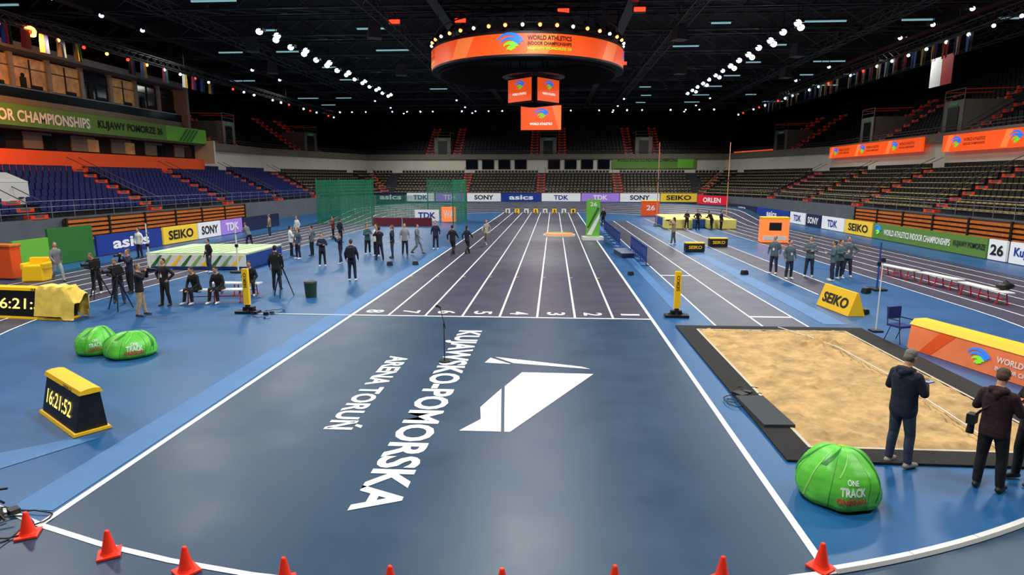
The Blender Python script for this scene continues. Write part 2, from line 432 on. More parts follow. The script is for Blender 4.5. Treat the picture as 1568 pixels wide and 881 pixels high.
# ------------------------------------------------------------------ boards
def board(mb, p0, p1, z0, z1, back, txt=None, tm=bdark, fw=.72, fh=.55, th=.12):
    p0 = Vector(p0); p1 = Vector(p1); d = p1-p0; L = d.length; u = d.normalized(); n = Vector((u.y,-u.x))
    c = (p0+p1)/2
    mb.box((c.x, c.y, (z0+z1)/2), (L-.04, th, z1-z0), back, math.atan2(u.y, u.x))
    if txt:
        o = c+n*(th/2+.02)
        mb.text(txt, (o.x, o.y, (z0+z1)/2), (u.x,u.y,0), (0,0,1), min(L*fw, (z1-z0)*fh*len(txt)*1.05), (z1-z0)*fh, tm, .03)
mb = MB()
zb, zt = 1.05, 2.3
for x0, x1, bk, tx, tm in ((-27,-22.4,bnavy,'asics',bwhite),(-22.2,-18,bwhite,'TDK',bblue),(-17.8,-13.2,bpurple,'TDK',bwhite),
    (-13,-7.9,bwhite,'SONY',bdark),(-7.8,-1.9,bblue,'asics',bwhite),(-1.8,4,bwhite,'TDK',bblue),(4.1,9.7,bpurple,'TDK',bwhite),
    (9.8,15.6,bwhite,'SONY',bdark),(15.7,21,byellow,'SEIKO',bdark)):
    board(mb, (x0,93), (x1,93), zb, zt, bk, tx, tm); board(mb, (x0,93.05), (x1,93.05), 0, zb, deep_blue)
board(mb, (21.1,92.8), (23.9,87.5), .8, 2.05, bred, 'ORLEN', bwhite); board(mb, (21.1,92.85), (23.9,87.55), 0, .8, deep_blue)
mb.build('perimeter_advertising_board')
mb = MB()
for y0, y1, bk, tx, tm in ((52.5,48.1,byellow,'SEIKO',bdark),(48,35.6,ban_green,None,None),(35.5,34.1,bwhite,'26',bdark),
    (57,52.7,bwhite,'TDK',bblue),(60.5,57.2,bnavy,'SONY',bwhite),(64.5,60.7,bwhite,'TDK',bblue),(75,64.8,bblue,'asics',bwhite),(86.5,75.2,bnavy,'WORLD',bwhite),
    (33.9,31.3,bwhite,'Kujawy',bblue),(31.1,24,ban_green,'KUJAWY POMORZE',bwhite)):
    board(mb, (24,y0), (24,y1), .05, 1.15, bk, tx, tm)
mb.text('WORLD ATHLETICS INDOOR CHAMPIONSHIPS', (23.91,42.6,.6), (0,-1,0), (0,0,1), 7.6,.42, bwhite,.02)
mb.text('KUJAWY POMORZE', (23.91,37.1,.6), (0,-1,0), (0,0,1), 2.8,.42, bdark,.02)
logo_arcs(mb, (23.91,47.3,.65), (0,-1,0), (0,0,1), 1.0, [led_blue, led_green])
mb.build('perimeter_advertising_board')
mb = MB()
for y0, y1, bk, tx, tm in ((33.3,39.2,bblue,'asics',bwhite),(39.4,43.4,byellow,'SEIKO',bdark),(43.5,46.6,bwhite,'SONY',bdark),(46.7,50,bpurple,'TDK',bwhite),(50.2,57,bnavy,None,None)):
    board(mb, (-26,y0), (-26,y1), .05, 1.2, bk, tx, tm)
mb.build('perimeter_advertising_board')
mb = MB()
for x, y0, y1 in ((26.85,34,57),(-30.85,37,60)):
    s = -1 if x > 0 else 1
    mb.box((x,(y0+y1)/2,1.15), (.1,y1-y0,1.5), M('slat_back',(60,34,18),.7))
    for k in range(5): mb.box((x+s*.12,(y0+y1)/2,.5+.3*k), (.12,y1-y0,.17), wood)
    for y in np.arange(y0, y1+.1, 3.8): mb.box((x+s*.2,y,1.1), (.1,.15,1.7), bdark)
STAND.append(mb.build('slatted_wood_panel'))
# ------------------------------------------------------------------ LED ribbons on the right
mb = MB()
def ribbon(mb, p0, p1, z0, z1, n):
    p0 = Vector(p0); p1 = Vector(p1); u = (p1-p0).normalized(); nn = Vector((u.y,-u.x)); L = (p1-p0).length
    board(mb, p0, p1, z0, z1, led_orange, th=.2)
    for i in range(n):
        c = p0+u*(L*(i+.5)/n)+nn*.13; zc = (z0+z1)/2
        q0 = c-u*3.1; q1 = c-u*2.4
        mb.poly([(q0.x,q0.y,z0+.04),(q1.x,q1.y,z0+.04),(q1.x+u.x*.5,q1.y+u.y*.5,z1-.04),(q0.x+u.x*.5,q0.y+u.y*.5,z1-.04)], led_orange2)
        logo_arcs(mb, (c.x-u.x*1.6, c.y-u.y*1.6, zc), (u.x,u.y,0), (0,0,1), 1.35, [led_blue, led_green])
        d = c+u*.7
        mb.text('WORLD ATHLETICS', (d.x,d.y,zc+.2), (u.x,u.y,0),(0,0,1), 2.6,.26, bdark)
        mb.text('INDOOR CHAMPIONSHIPS', (d.x,d.y,zc-.15), (u.x,u.y,0),(0,0,1), 2.6,.2, bdark)
ribbon(mb, (33.9,57.5), (33.9,30), 6.7, 8.1, 4)
ribbon(mb, (33.9,80), (33.9,60.5), 6.9, 8.2, 3)
ribbon(mb, (28.4,101.6), (31.2,92.6), 7.3, 8.6, 1)
STAND.append(mb.build('led_ribbon_board'))
# ------------------------------------------------------------------ left building
mb = MB()
X0 = -37.4; ya, yb = 20, 65
mb.box((X0-2.5,(ya+yb)/2,5.7), (5,yb-ya,1.5), orange)
mb.box((X0-3.2,(ya+yb)/2,7.2), (4.5,yb-ya,1.5), wallblk)
for y in np.arange(ya+2, yb, 4.5):
    mb.box((X0-.9,y,7.2), (.1,2.6,1.2), wallgrey); mb.box((X0-.82,y+1,7.1), (.08,1.2,1.0), warmwin if int(y) % 2 else glass)
mb.box((X0-2,(ya+yb)/2,8.0), (4.4,yb-ya,.2), wallgrey)
mb.box((X0+.25,(ya+yb)/2,8.75), (.25,yb-ya,1.45), ban_green)
mb.box((X0+.39,yb-3.4,8.75), (.06,6.8,1.4), lime)
for k in range(4): mb.poly([(X0+.44,yb-5+.4*k*1.5,8.1),(X0+.44,yb-4.6+.6*k,8.1),(X0+.44,yb-3.2+.6*k,9.35),(X0+.44,yb-3.5+.6*k,9.35)], lime_d)
mb.text('INDOOR CHAMPIONSHIPS', (X0+.42,43.0,8.72), (0,1,0),(0,0,1), 10.6,.8, white,.03)
mb.text('KUJAWY POMORZE 26', (X0+.42,53.4,8.72), (0,1,0),(0,0,1), 8.4,.8, bdark,.03)
mb.box((X0-3.2,(ya+62)/2,11.3), (4,62-ya,3.8), wallblk)
mb.box((X0-1.6,(ya+62)/2,9.75), (3.0,62-ya,.5), wallgrey)
mb.box((X0-.3,(ya+62)/2,10.35), (.06,62-ya,.7), glass); mb.box((X0-.3,(ya+62)/2,10.75), (.1,62-ya,.07), steel)
mb.box((X0-1.2,(ya+62)/2,13.45), (3.4,62-ya,.5), mgrey)
for i, y in enumerate(np.arange(ya+1.5, 61.5, 3.3)):
    wm = warmwin if i in (5,6,7,8,10) else glass
    mb.box((X0-1.0,y,12.0), (.1,2.9,2.1), wm); mb.box((X0-.9,y+1.62,11.9), (.3,.35,2.7), pgrey)
    mb.box((X0-.92,y,12.3), (.1,2.9,.06), bdark); mb.box((X0-.92,y,11.9), (.1,.07,2.1), bdark)
    if i % 2:
        mb.box((X0-.9,y-.7,11.25), (.12,.45,.8), wallblk); mb.ell((X0-.9,y-.7,11.78),(.13,.13,.16), wallblk)
    mb.box((X0-.9,y+.5,11.05), (.12,.9,.25), wallblk)
mb.box((X0-1.6,62.2,11.0), (4,.4,5), wallgrey)
mb.box((X0-.8,65.1,7.2), (4,.3,2.4), wallw)
STAND.append(mb.build('hospitality_gallery'))
mb = MB(); mb.T = TR(-34.2,35.6,0,2.2)
mb.box((0,0,1.0), (2.2,3.4,2.0), white_plain); mb.box((0,0,2.3), (2.3,3.5,.6), white_plain, 0, (.8,2.0)); STAND.append(mb.build('white_tent', .05))
group('grandstand', STAND)

# ------------------------------------------------------------------ jumbotron
JX, JY, JR = -1.95, 45., 6.6
mb = MB(); N = 72
def cylwall(mb, r, z0, z1, mat, a0=0, a1=360, n=N, sk=0):
    vs = []; A = [math.radians(a0+(a1-a0)*i/n) for i in range(n+1)]
    for t in A:
        vs += [(JX+r*math.cos(t), JY+r*math.sin(t), z0), (JX+r*math.cos(t+sk), JY+r*math.sin(t+sk), z1)]
    mb.add(vs, [(2*i,2*i+2,2*i+3,2*i+1) for i in range(n)], mat, True)
ZB0, ZB1 = 11.72, 12.9
cylwall(mb, JR, ZB0, ZB1, led_orange)
for a in range(0, 360, 45): cylwall(mb, JR+.02, ZB0+.03, ZB1-.03, led_orange2, a+2, a+13, 6, sk=.09)
cylwall(mb, JR+.03, ZB1, ZB1+.12, dgrey); cylwall(mb, JR+.03, ZB0-.12, ZB0, dgrey)
cylwall(mb, JR-.5, 11.4, 13.3, wallblk)
for r0, r1, z in ((JR-.5, JR+.03, ZB0-.12), (JR-.5, JR+.03, ZB1+.12), (0.02, JR-.5, 13.1)):
    vs = []
    for i in range(N+1):
        t = 2*math.pi*i/N; vs += [(JX+r0*math.cos(t),JY+r0*math.sin(t),z),(JX+r1*math.cos(t),JY+r1*math.sin(t),z)]
    mb.add(vs, [(2*i,2*i+1,2*i+3,2*i+2) for i in range(N)], wallblk)
for base in (-90+3, 0+3, 90+3, 180+3):
    def cf(off, zc, base=base):
        def f(x, y):
            t = math.radians(base)+(x+off)/JR; return (JX+(JR+.05)*math.cos(t), JY+(JR+.05)*math.sin(t), zc+y)
        return f
    logo_arcs(mb, (0,0,0), (1,0,0), (0,0,1), 1.5, [led_blue, led_green], fn=cf(-1.1, 12.35))
    mb.text('WORLD ATHLETICS', (0,0,0), (1,0,0), (0,0,1), 2.7,.26, bdark, .03, fn=cf(1.3, 12.64))
    mb.text('INDOOR CHAMPIONSHIPS', (0,0,0), (1,0,0), (0,0,1), 2.7,.2, bdark, .03, fn=cf(1.3, 12.32))
    mb.text('KUJAWY POMORZE 26', (0,0,0), (1,0,0), (0,0,1), 2.7,.2, led_green, .03, fn=cf(1.3, 12.02))
for zr, rr in ((13.6,6.2),(14.2,6.2)):
    P = [(JX+rr*math.cos(2*math.pi*i/32), JY+rr*math.sin(2*math.pi*i/32), zr) for i in range(33)]; mb.path(P, .05, dgrey, 5)
for i in range(40):
    t = 2*math.pi*i/40; x, y = JX+6.3*math.cos(t), JY+6.3*math.sin(t)
    mb.cyl((x,y,13.8),(x+.28*math.cos(t),y+.28*math.sin(t),13.4), .13,.16, dgrey, 8)
    mb.ell((x+.3*math.cos(t),y+.3*math.sin(t),13.37), (.10,.10,.10), em_or if i % 3 else em_lamp_s, 8, 6)
SX = -1.5
for k in range(4):
    a = math.radians(45+90*k+4); n = Vector((math.cos(a), math.sin(a), 0)); u = Vector((-n.y, n.x, 0))
    c = Vector((SX,JY,10.4))+n*1.35
    mb.box(tuple(c-n*.1), (2.35,.25,1.7), wallblk, a+math.pi/2); mb.box(tuple(c+n*.04), (2.2,.06,1.5), led_orange, a+math.pi/2)
    o = c+n*.09; logo_arcs(mb, tuple(o+Vector((0,0,.3))), u, (0,0,1), .9, [led_blue, led_green])
    mb.text('WORLD ATHLETICS', tuple(o-Vector((0,0,.25))), u, (0,0,1), 1.3,.14, led_white)
    mb.cyl(tuple(c+Vector((0,0,.8))), tuple(c+Vector((0,0,2.8))), .05,.05, dgrey, 5)
mb.cyl((SX,JY,11.4),(SX,JY,11.65), 2.2,2.2, dgrey, 24)
for i in range(10):
    t = 2*math.pi*i/10; mb.cyl((SX+2.1*math.cos(t),JY+2.1*math.sin(t),11.4),(SX+2.1*math.cos(t),JY+2.1*math.sin(t),13.1), .04,.04, dgrey,5)
for i in range(8):
    t = 2*math.pi*i/8; mb.cyl((JX+6.2*math.cos(t),JY+6.2*math.sin(t),13.2),(JX+6.2*math.cos(t),JY+6.2*math.sin(t),17.9), .03,.03, dgrey,5)
mb.build('hanging_scoreboard')
mb = MB(); mb.box((-1.45,68.2,10.85), (4.5,.3,2.75), wallblk); mb.box((-1.45,68.02,10.85), (4.3,.1,2.55), led_orange)
mb.text('WORLD ATHLETICS', (-1.45,67.95,10.2), (1,0,0),(0,0,1), 2.4,.25, led_white); logo_arcs(mb, (-1.45,67.95,11.2), (1,0,0),(0,0,1), 1.5, [led_blue, led_green])
mb.poly([(.4,67.95,9.65),(.65,67.95,9.65),(.65,67.95,12.05),(-.3,67.95,12.05)], led_orange2)
for x in (-3,.1): mb.cyl((x,68.2,12.2),(x,68.2,17.9), .05,.05, dgrey,5)
mb.build('video_screen')
# ------------------------------------------------------------------ ceiling rig
RIG = []
def truss(mb, a, b, s, step, mat, r=.05):
    a = Vector(a); b = Vector(b); d = (b-a); L = d.length; u = d/L
    side = Vector((0,0,1)).cross(u).normalized()*s/2; up = Vector((0,0,s/2))
    C = [a+side+up, a-side+up, a-side-up, a+side-up]
    for c in C: mb.cyl(tuple(c), tuple(c+d), r, r, mat, 4, False, False)
    n = max(1, int(L/step))
    for i in range(n):
        for k in range(4):
            p = C[k]+u*(L*i/n); q = C[(k+1) % 4]+u*(L*(i+1)/n)
            mb.cyl(tuple(p), tuple(q), r*.6, r*.6, mat, 3, False, False)
rigm = M('roof_girder', (42,47,51), .6)
mb = MB()
for y in range(20, 116, 8): truss(mb, (-50,y,16.6), (46,y,16.6), 1.5, 2.2, rigm, .09)
for x in (-38,-26,-12,9,23,35): truss(mb, (x,12,15.6), (x,116,15.6), .8, 1.8, rigm, .05)
for x in (-32,-8,5,29): mb.box((x,64,16.0), (.7,100,.5), dgrey)
RIG.append(mb.build('roof_truss'))
mb = MB()
for x in (-31,24.8): truss(mb, (x,20,13.4),(x,88,13.4), .5, .8, dgrey, .04)
truss(mb, (-31,88,14.3),(24.8,88,14.3), .5,.8, dgrey,.04)
for x in (-31,24.8):
    for y in range(22,88,10): mb.cyl((x,y,13.6),(x,y,15.9),.03,.03,dgrey,4)
RIG.append(mb.build('lighting_truss'))
mb = MB()
def spot(mb, p, tgt, lamp, r=.16, L=.5, body=None):
    p = Vector(p); d = (Vector(tgt)-p).normalized(); body = body or dgrey
    mb.cyl(tuple(p), tuple(p+d*L), r*.7, r, body, 8); mb.cyl(tuple(p+d*L), tuple(p+d*(L+.02)), r*.85, r*.85, lamp, 10)
    mb.cyl(tuple(p), tuple(p+Vector((0,0,.4))), .03,.03, body,4)
for i, x in enumerate(np.arange(-30,25,1.9)):
    if i % 5 != 3: spot(mb, (x,87.6,13.8), (x+RND.uniform(-8,8),60,0), em_lamp if i % 3 == 0 else em_lamp_s, .11)
for side, x in ((1,-31),(-1,24.8)):
    for i, y in enumerate(np.arange(30,87,2.1)):
        lamp = (em_lamp_s, em_lamp, em_red)[(i*7+3) % 3] if y > 52 else ((em_or if i % 2 == 0 else em_red) if side == 1 and y < 48 else em_lamp_s)
        if (i*5) % 4 == 1 and y > 50: continue
        spot(mb, (x+.2*side,y,13.0), (x+side*18,y-26,0), lamp, .12)
for x, y in ((-11.4,45.8),(-6.7,45.8),(.5,43.7),(5.5,43.7),(-9.5,63),(6.5,63),(-5.4,66)):
    mb.box((x,y,15.42), (.85,.4,.42), dgrey); mb.box((x,y-.22,15.38), (.75,.05,.26), em_red); mb.cyl((x,y,15.6),(x,y,16.4),.04,.04,dgrey,4)
spot(mb, (-31,36.5,13.0), (0,0,4), em_or, .36, .5)
RIG.append(mb.build('stage_spotlight_rig'))
mb = MB()
flood = []
for x in (-20.2, 16.2):
    for j, y in enumerate(np.arange(44, 78, 1.3)):
        if j % 4 == 3: continue
        flood.append((x+(.35 if j % 2 else -.35),y,14.6,1 if y < 62 else .8))
for y in (36,40,44,60,66): flood.append((-29,y,14.8,.6))
for y in (38,42,46,50,62,70): flood.append((25.5,y,14.8,.6))
for y in (84,92,100):
    for x in (-24,-13,9,20): flood.append((x,y,14.8,.5))
for x, y, z, k in flood:
    mb.box((x,y,z), (.7,.5,.22), dgrey)
    spot(mb, (x,y,z), (x+(CX-x)*.15,y-8,z-7), em_lamp if k > .7 else em_lamp_s, .24*k+.02, .22)
    mb.cyl((x,y,z),(x,y,16),.03,.03,dgrey,4)
RIG.append(mb.build('floodlight_row'))
mb = MB()
for y in range(40, 100, 8):
    for x in (-36,-30,-23,-15,12,20,27,33):
        if RND.random() < .55:
            L = RND.choice((1.4,2.2,3.0)); dx = RND.uniform(-1,1); mb.box((x+dx,y+.9,15.7), (L,.12,.1), em_teal); mb.box((x+dx,y+.9,15.82), (L+.3,.3,.1), dgrey)
RIG.append(mb.build('ceiling_strip_light'))
mb = MB()
for x, y in ((-13,46),(-24,50),(-27,60),(9,48),(20,55),(23,66),(-15,62),(12,63)):
    mb.box((x,y,14.9), (1.0,.9,1.1), M('speaker_grey',(70,72,76),.6), .4, (.7,.6)); mb.cyl((x,y,15.4),(x,y,17),.03,.03,dgrey,4)
RIG.append(mb.build('ceiling_speaker'))
fc = [(170,26,34),(200,200,200),(20,50,130),(205,165,30),(20,104,60),(180,76,30),(30,30,34),(90,130,180)]
FM = [M('flag_%d'%i, c, .7) for i, c in enumerate(fc)]
mb = MB()
for x, ys in ((-30.6, np.arange(33,56,1.3)), (24.3, np.arange(40,76,1.15))):
    for y in ys:
        if RND.random() < .15: continue
        a, b, c = RND.sample(FM, 3); k = RND.random() < .5; z1, z0 = 12.9, 11.85
        for i, m in enumerate((a,b,c) if k else (a,b)):
            n = 3 if k else 2; q0 = y-.33+.66*i/n; q1 = y-.33+.66*(i+1)/n
            mb.add([(x,q0,z0),(x+.08,q1,z0),(x+.06,q1,z1),(x+.06,q0,z1)], [(0,1,2,3)], m)
mb.box((-30.6,44.5,12.95),(.05,23,.05),dgrey); mb.box((24.3,58,12.95),(.05,36,.05),dgrey)
mb.box((27.2,48,11.9),(.05,1.3,2.0),white_plain); mb.box((27.2,46.7,11.9),(.05,1.2,2.0),FM[0])
RIG.append(mb.build('national_flags'))
def area(x, y, z, p, tilt=0, sx=2.0, sy=1.2, col=(1,1,.95)):
    l = bpy.data.lights.new('flood_and_fill_lamp', 'AREA'); l.shape = 'RECTANGLE'; l.size = sx; l.size_y = sy; l.energy = p; l.color = col; l.spread = math.radians(160)
    o = bpy.data.objects.new('flood_and_fill_lamp', l); o.location = (x,y,z); o.rotation_euler = (0, tilt, 0); COL.objects.link(o); RIG.append(o)
PW = 1200
for y in (8,20,32,44,56,68,80,92):
    area(-20.2, y, 14.2, PW, -.10); area(16.2, y, 14.2, PW, .10)
for y in (3,13,23,33,58,70,83): area(CX, y, 15.2, PW)  # centre row: unseen fill lamps added to even out the floor light
for y in (30,50,70): area(-30, y, 14.8, 220, .3); area(26, y, 14.8, 380, -.35)  # outer fill lamps added, tilted outward to brighten the stands
l = bpy.data.lights.new('orange_stage_lamp', 'SPOT'); l.energy = 7000; l.color = (1,.35,.08); l.spot_size = 1.3; l.shadow_soft_size = .3
o = bpy.data.objects.new('orange_stage_lamp', l); o.location = (-30.4,36.3,12.6); o.rotation_euler = (Vector((-38,46,8))-Vector(o.location)).to_track_quat('-Z','Y').to_euler(); COL.objects.link(o); RIG.append(o)
group('roof_lighting_rig', RIG)

# ------------------------------------------------------------------ props
def beanbag(x, y, rx, ry, h, rot, seed=0):
    g = M('beanbag_green', (96,204,60), .42, var=.25, scale=2.2, bump=.2); gd = M('beanbag_dark_green', (34,130,44), .45); gl = M('beanbag_pale_green', (160,230,120), .45)
    mb = MB(); mb.T = TR(x, y, rot)
    PR = [(0,0),(.55,.0),(.86,.03),(.97,.13),(1.0,.27),(.985,.42),(.93,.57),(.83,.71),(.68,.83),(.50,.92),(.30,.975),(.12,1.0),(0,1.0)]
    def prof(s):
        s = max(0, min(.9999, s))*(len(PR)-1); i = int(s); f = s-i
        return PR[i][0]*(1-f)+PR[i+1][0]*f, PR[i][1]*(1-f)+PR[i+1][1]*f
    def S(t, s, k=0.):
        r, z = prof(s); X, Y = math.cos(t), math.sin(t)
        w = 1+.09*NZ.noise((X*1.7+seed,Y*1.7,z*2.))+.045*NZ.noise((X*5,Y*5+seed,z*3))+.02*abs(math.sin(t*3+seed))*z
        z2 = z*(1+.14*NZ.noise((X*1.5*r+seed,Y*1.5*r,5)))
        return (rx*X*r*w+k*X, ry*Y*r*w+.16*ry*z+k*Y, max(.015, h*z2+k*(1 if z > .5 else 0)))
    nu, nv = 64, 44
    vs = [S(2*math.pi*i/nu, j/nv) for j in range(nv+1) for i in range(nu)]
    mb.add(vs, [(j*nu+i, j*nu+(i+1) % nu, (j+1)*nu+(i+1) % nu, (j+1)*nu+i) for j in range(nv) for i in range(nu)], g, True)
    def band(mat, a0, a1, s0, s1, wa, n=18):
        A = []; B = []
        for k in range(n+1):
            q = k/n; t = math.radians(a0+(a1-a0)*q); s = s0+(s1-s0)*q; A.append(S(t, s, .004)); B.append(S(t+math.radians(wa*(1-.6*q)), s, .004))
        mb.add(A+B, [(k,k+1,n+2+k,n+1+k) for k in range(n)], mat, True)
    for mat, a0, a1, s0, s1, wa in ((gl,-150,-118,.25,.85,3),(gl,-96,-60,.55,.95,3),(gd,-128,-80,.62,.97,10),(gd,-40,-10,.3,.9,14),(gl,-20,20,.2,.9,4),(gd,60,100,.2,.9,14),(gl,140,160,.2,.9,4),(gd,175,200,.4,.9,10)): band(mat, a0, a1, s0, s1, wa)
    for a in (-170,-110,-55,0,60,120): band(M('beanbag_seam',(60,150,50),.6), a, a+12, .15, .98, 1.2, 24)
    def tf(s0):
        def f(u, v): return S(-math.pi/2+.25+u/rx, s0+v/h*.62, .009)
        return f
    s = rx/.62; pk = M('beanbag_red', (235,50,60), .5)
    mb.text('ONE', (0,0,0),(1,0,0),(0,0,1), .17*s,.08*s, white, .02, fn=tf(.52)); mb.text('TRACK', (0,0,0),(1,0,0),(0,0,1), .38*s,.11*s, white, .03, fn=tf(.43))
    mb.text('ONEGOAL', (0,0,0),(1,0,0),(0,0,1), .46*s,.09*s, pk, .03, fn=tf(.335))
    yl = [S(t, .90, .006) for t in np.arange(.2, 2.8, .2)]+[S(t, .97, .006) for t in np.arange(2.7, .1, -.2)]
    mb.poly(yl, yellow)
    mb.build('bean_bag')
beanbag(4.0,8.28,.54,.52,.73,-.30,1)
beanbag(-11.65,14.55,.47,.46,.66,.35,seed=4)
beanbag(-10.6,14.35,.60,.5,.62,.5,seed=9)

def clock(x0, y0, x1, y1, h, drape=False, L=None):
    a = Vector((x0,y0)); b = Vector((x1,y1)); u = (b-a); L = u.length; mb = MB(); mb.T = TR(x0, y0, math.atan2(u.y, u.x), .01)
    D = .50; s = h
    mb.prism([(0,.05*s),(D,.05*s),(D-.06,.88*s),(.14,.88*s)], .03, L-.03, black)
    mb.prism([(-.05,0),(D+.05,0),(D+.03,.06*s),(-.03,.06*s)], -.03, L+.03, yellow)
    mb.prism([(.11,.88*s),(D-.02,.88*s),(D-.06,.97*s),(D-.14,1.0*s),(.24,1.0*s),(.14,.97*s)], -.02, L+.02, yellow)
    v = Vector((0,.14,.83*s)).normalized()
    dig = M('led_digit_yellow', (255,226,110), .5, em=1.6)
    mb.text('16:21:52', (L*.47, .07-.012, .47*s), (1,0,0), tuple(v), L*.70, .34*s, dig, .004)
    mb.text('SEIKO', (L*.70,.105,.925*s), (1,0,0), (0,.3,1), L*.24, .065*s, bdark, .02)
    if drape:
        c = M('yellow_cloth', (246,206,90), .8, var=.15, scale=5); vs = []
        nu, nv = 26, 22
        for j in range(nv+1):
            t = j/nv
            for i in range(nu+1):
                q = i/nu; x = L*.66+q*(L*.46)
                wv = .05*math.sin(q*26+t*5)+.06*NZ.noise((q*6,t*5,2))
                if t < .35: yy = -.12+t*.6-wv*.6; zz = s*(.12+t/.35*.91)
                elif t < .6: yy = .1+(t-.35)/.25*.5; zz = s*1.04+.02*math.sin(q*20)
                else: yy = .62+wv; zz = s*(1.03-(t-.6)/.4*.9)
                zz -= max(0, q-.7)*2.4*s*(.55+.2*math.sin(t*20)); vs.append((x, yy+wv*.4, max(.03, zz)))
        mb.add(vs, [(j*(nu+1)+i, j*(nu+1)+i+1, (j+1)*(nu+1)+i+1, (j+1)*(nu+1)+i) for j in range(nv) for i in range(nu)], c, True)
    mb.build('timing_clock', .01)
clock(-9.70,10.55,-8.18,9.5,.80)
clock(-18.3,18.25,-15.3,17.95,1.0, True)

mb = MB(); mb.T = TR(9.35,22.1,math.atan2(-2.0,.2),.01)
mb.prism([(0,0),(.56,0),(.31,.76),(.25,.76)], 0, 1.95, yellow)
mb.text('SEIKO', (.98,.098,.36), (1,0,0), (0,.25,.76), 1.5,.36, bdark,.03)
mb.build('a_frame_sign', .02)
mb = MB(); u = Vector((1.25,-5.0)); mb.T = TR(9.35,16.4,math.atan2(u.y,u.x),.01); L = u.length
pink = M('barrier_orange', (246,128,78), .5, em=.08, var=.15, scale=1.)
mb.prism([(0,0),(.6,0),(.55,.64),(.06,.64)], 0, L, pink)
mb.prism([(.03,.64),(.6,.64),(.52,.78),(.16,.78)], -.03, L+.03, yellow)
for x in (.4, 4.2): mb.poly([(x,-.008,.02),(x+.35,-.008,.02),(x+.95,.052,.62),(x+.5,.052,.62)], orange)
logo_arcs(mb, (2.0,.0,.32), (1,0,0), (0,.1,1), .55, [led_blue, led_green])
mb.text('WORLD ATHLETICS', (3.2,.015,.40), (1,0,0), (0,.1,1), 1.5,.14, white,.02)
mb.text('INDOOR CHAMPIONSHIPS', (3.2,.0,.2), (1,0,0), (0,.1,1), 1.5,.10, white,.02)
mb.build('sponsor_barrier', .02)
for x, y in ((4.0,19.75),(-10.1,19.4)):
    mb = MB(); mb.T = TR(x,y,0,.012)
    mb.box((0,0,.035), (.75,.34,.07), black); mb.box((0,.1,.12), (.35,.2,.14), black)
    mb.cyl((0,0,.05),(0,0,.35), .03,.03, steel, 8)
    mb.box((0,0,.88), (.19,.13,1.2), yellow); mb.box((0,.01,.22),(.12,.12,.2),black)
    mb.text('SEIKO', (0,-.072,1.1), (0,0,1),(-1,0,0), .5,.1, bdark,.02)
    for sx in (-1,1): mb.cyl((0,0,.2),(.32*sx,.15,.03), .015,.015, black,6)
    mb.build('finish_line_photocell')
mb = MB(); mb.T = TR(-2.6,14.3,0,.018)
mb.cyl((0,0,0),(0,0,.03), .14,.13, black,20); mb.cyl((0,0,.03),(0,0,.9), .013,.012, black,8)
mb.cyl((0,0,.88),(0,0,.96), .022,.022, black,8); mb.cyl((.03,.05,.82),(-.06,-.2,1.42), .01,.009, black,8)
mb.cyl((-.05,-.18,1.38),(-.09,-.3,1.44), .025,.03, black,8); mb.ell((-.1,-.33,1.45),(.035,.035,.035),black)
mb.build('microphone_stand')
mb = MB(); mb.T = TR(9.45,17.0,.35,.01); cb = M('chair_blue_fabric',(22,40,110),.7); cs = M('chair_frame',(40,42,48),.4,metal=.6)
mb.box((0,0,.46),(.46,.44,.06),cb); mb.box((0,.22,.78),(.44,.05,.34),cb)
for sx in (-.21,.21):
    mb.path([(sx,-.24,.0),(sx,-.17,.44),(sx,.2,.44),(sx,.26,.95)], .012, cs); mb.path([(sx,.27,.0),(sx,.1,.44)], .012, cs)
    mb.path([(sx*1.15,-.18,.64),(sx*1.15,.2,.64)], .018, black); mb.path([(sx*1.15,-.18,.64),(sx,-.18,.44)], .012, cs)
mb.build('chair', .012)
def bench(x0,y0,x1,y1):
    u = Vector((x1-x0,y1-y0)); L = u.length; mb = MB(); mb.T = TR(x0,y0,math.atan2(u.y,u.x),.012); r = M('bench_red',(210,30,34),.45)
    for yy in (-.11,.11): mb.box((L/2,yy,.44),(L,.19,.045),white_plain)
    for k in (.12,.5,.88):
        x = L*k; mb.path([(x,-.2,.02),(x,-.13,.41),(x,.13,.41),(x,.2,.02)], .022, r); mb.cyl((x,-.17,.18),(x,.17,.18),.015,.015,r,6)
        mb.box((x,-.21,.015),(.06,.1,.03),r); mb.box((x,.21,.015),(.06,.1,.03),r)
    mb.cyl((L*.12,0,.2),(L*.88,0,.2),.018,.018,r,6); mb.build('bench')
bench(-13.3,20.9,-11.0,21.35); bench(-13.1,22.6,-11.2,22.6)
bench(15.4,29.8,15.75,27.6); bench(15.8,27.3,16.1,25.2); bench(15.85,24.7,15.95,22.3)
mb = MB(); mb.T = TR(-17.5,31.0,.03)
mg = M('mat_pale_green',(190,206,170),.6,var=.1); mblue = M('mat_blue',(28,72,150),.6); mgg = M('mat_soft_green',(128,176,92),.6)
mb.box((0,0,.38),(5.0,4.2,.72),mblue); mb.box((0,0,.78),(5.05,4.25,.1),mg)
mb.box((0,-2.13,.45),(4.95,.05,.6),white_plain)
for k in range(9):
    x = -2.3+.5*k
    mb.poly([(x,-2.17,.18),(x+.22,-2.17,.18),(x+.62,-2.17,.72),(x+.5,-2.17,.72)], (lime_d, mgg, yellow)[k % 3])
for k in range(6): mb.poly([(-2+.6*k,-2.0,.835),(-1.8+.6*k,-2.0,.835),(-1.0+.6*k,1.9,.835),(-1.15+.6*k,1.9,.835)], mgg)
mb.build('high_jump_mat', .04)
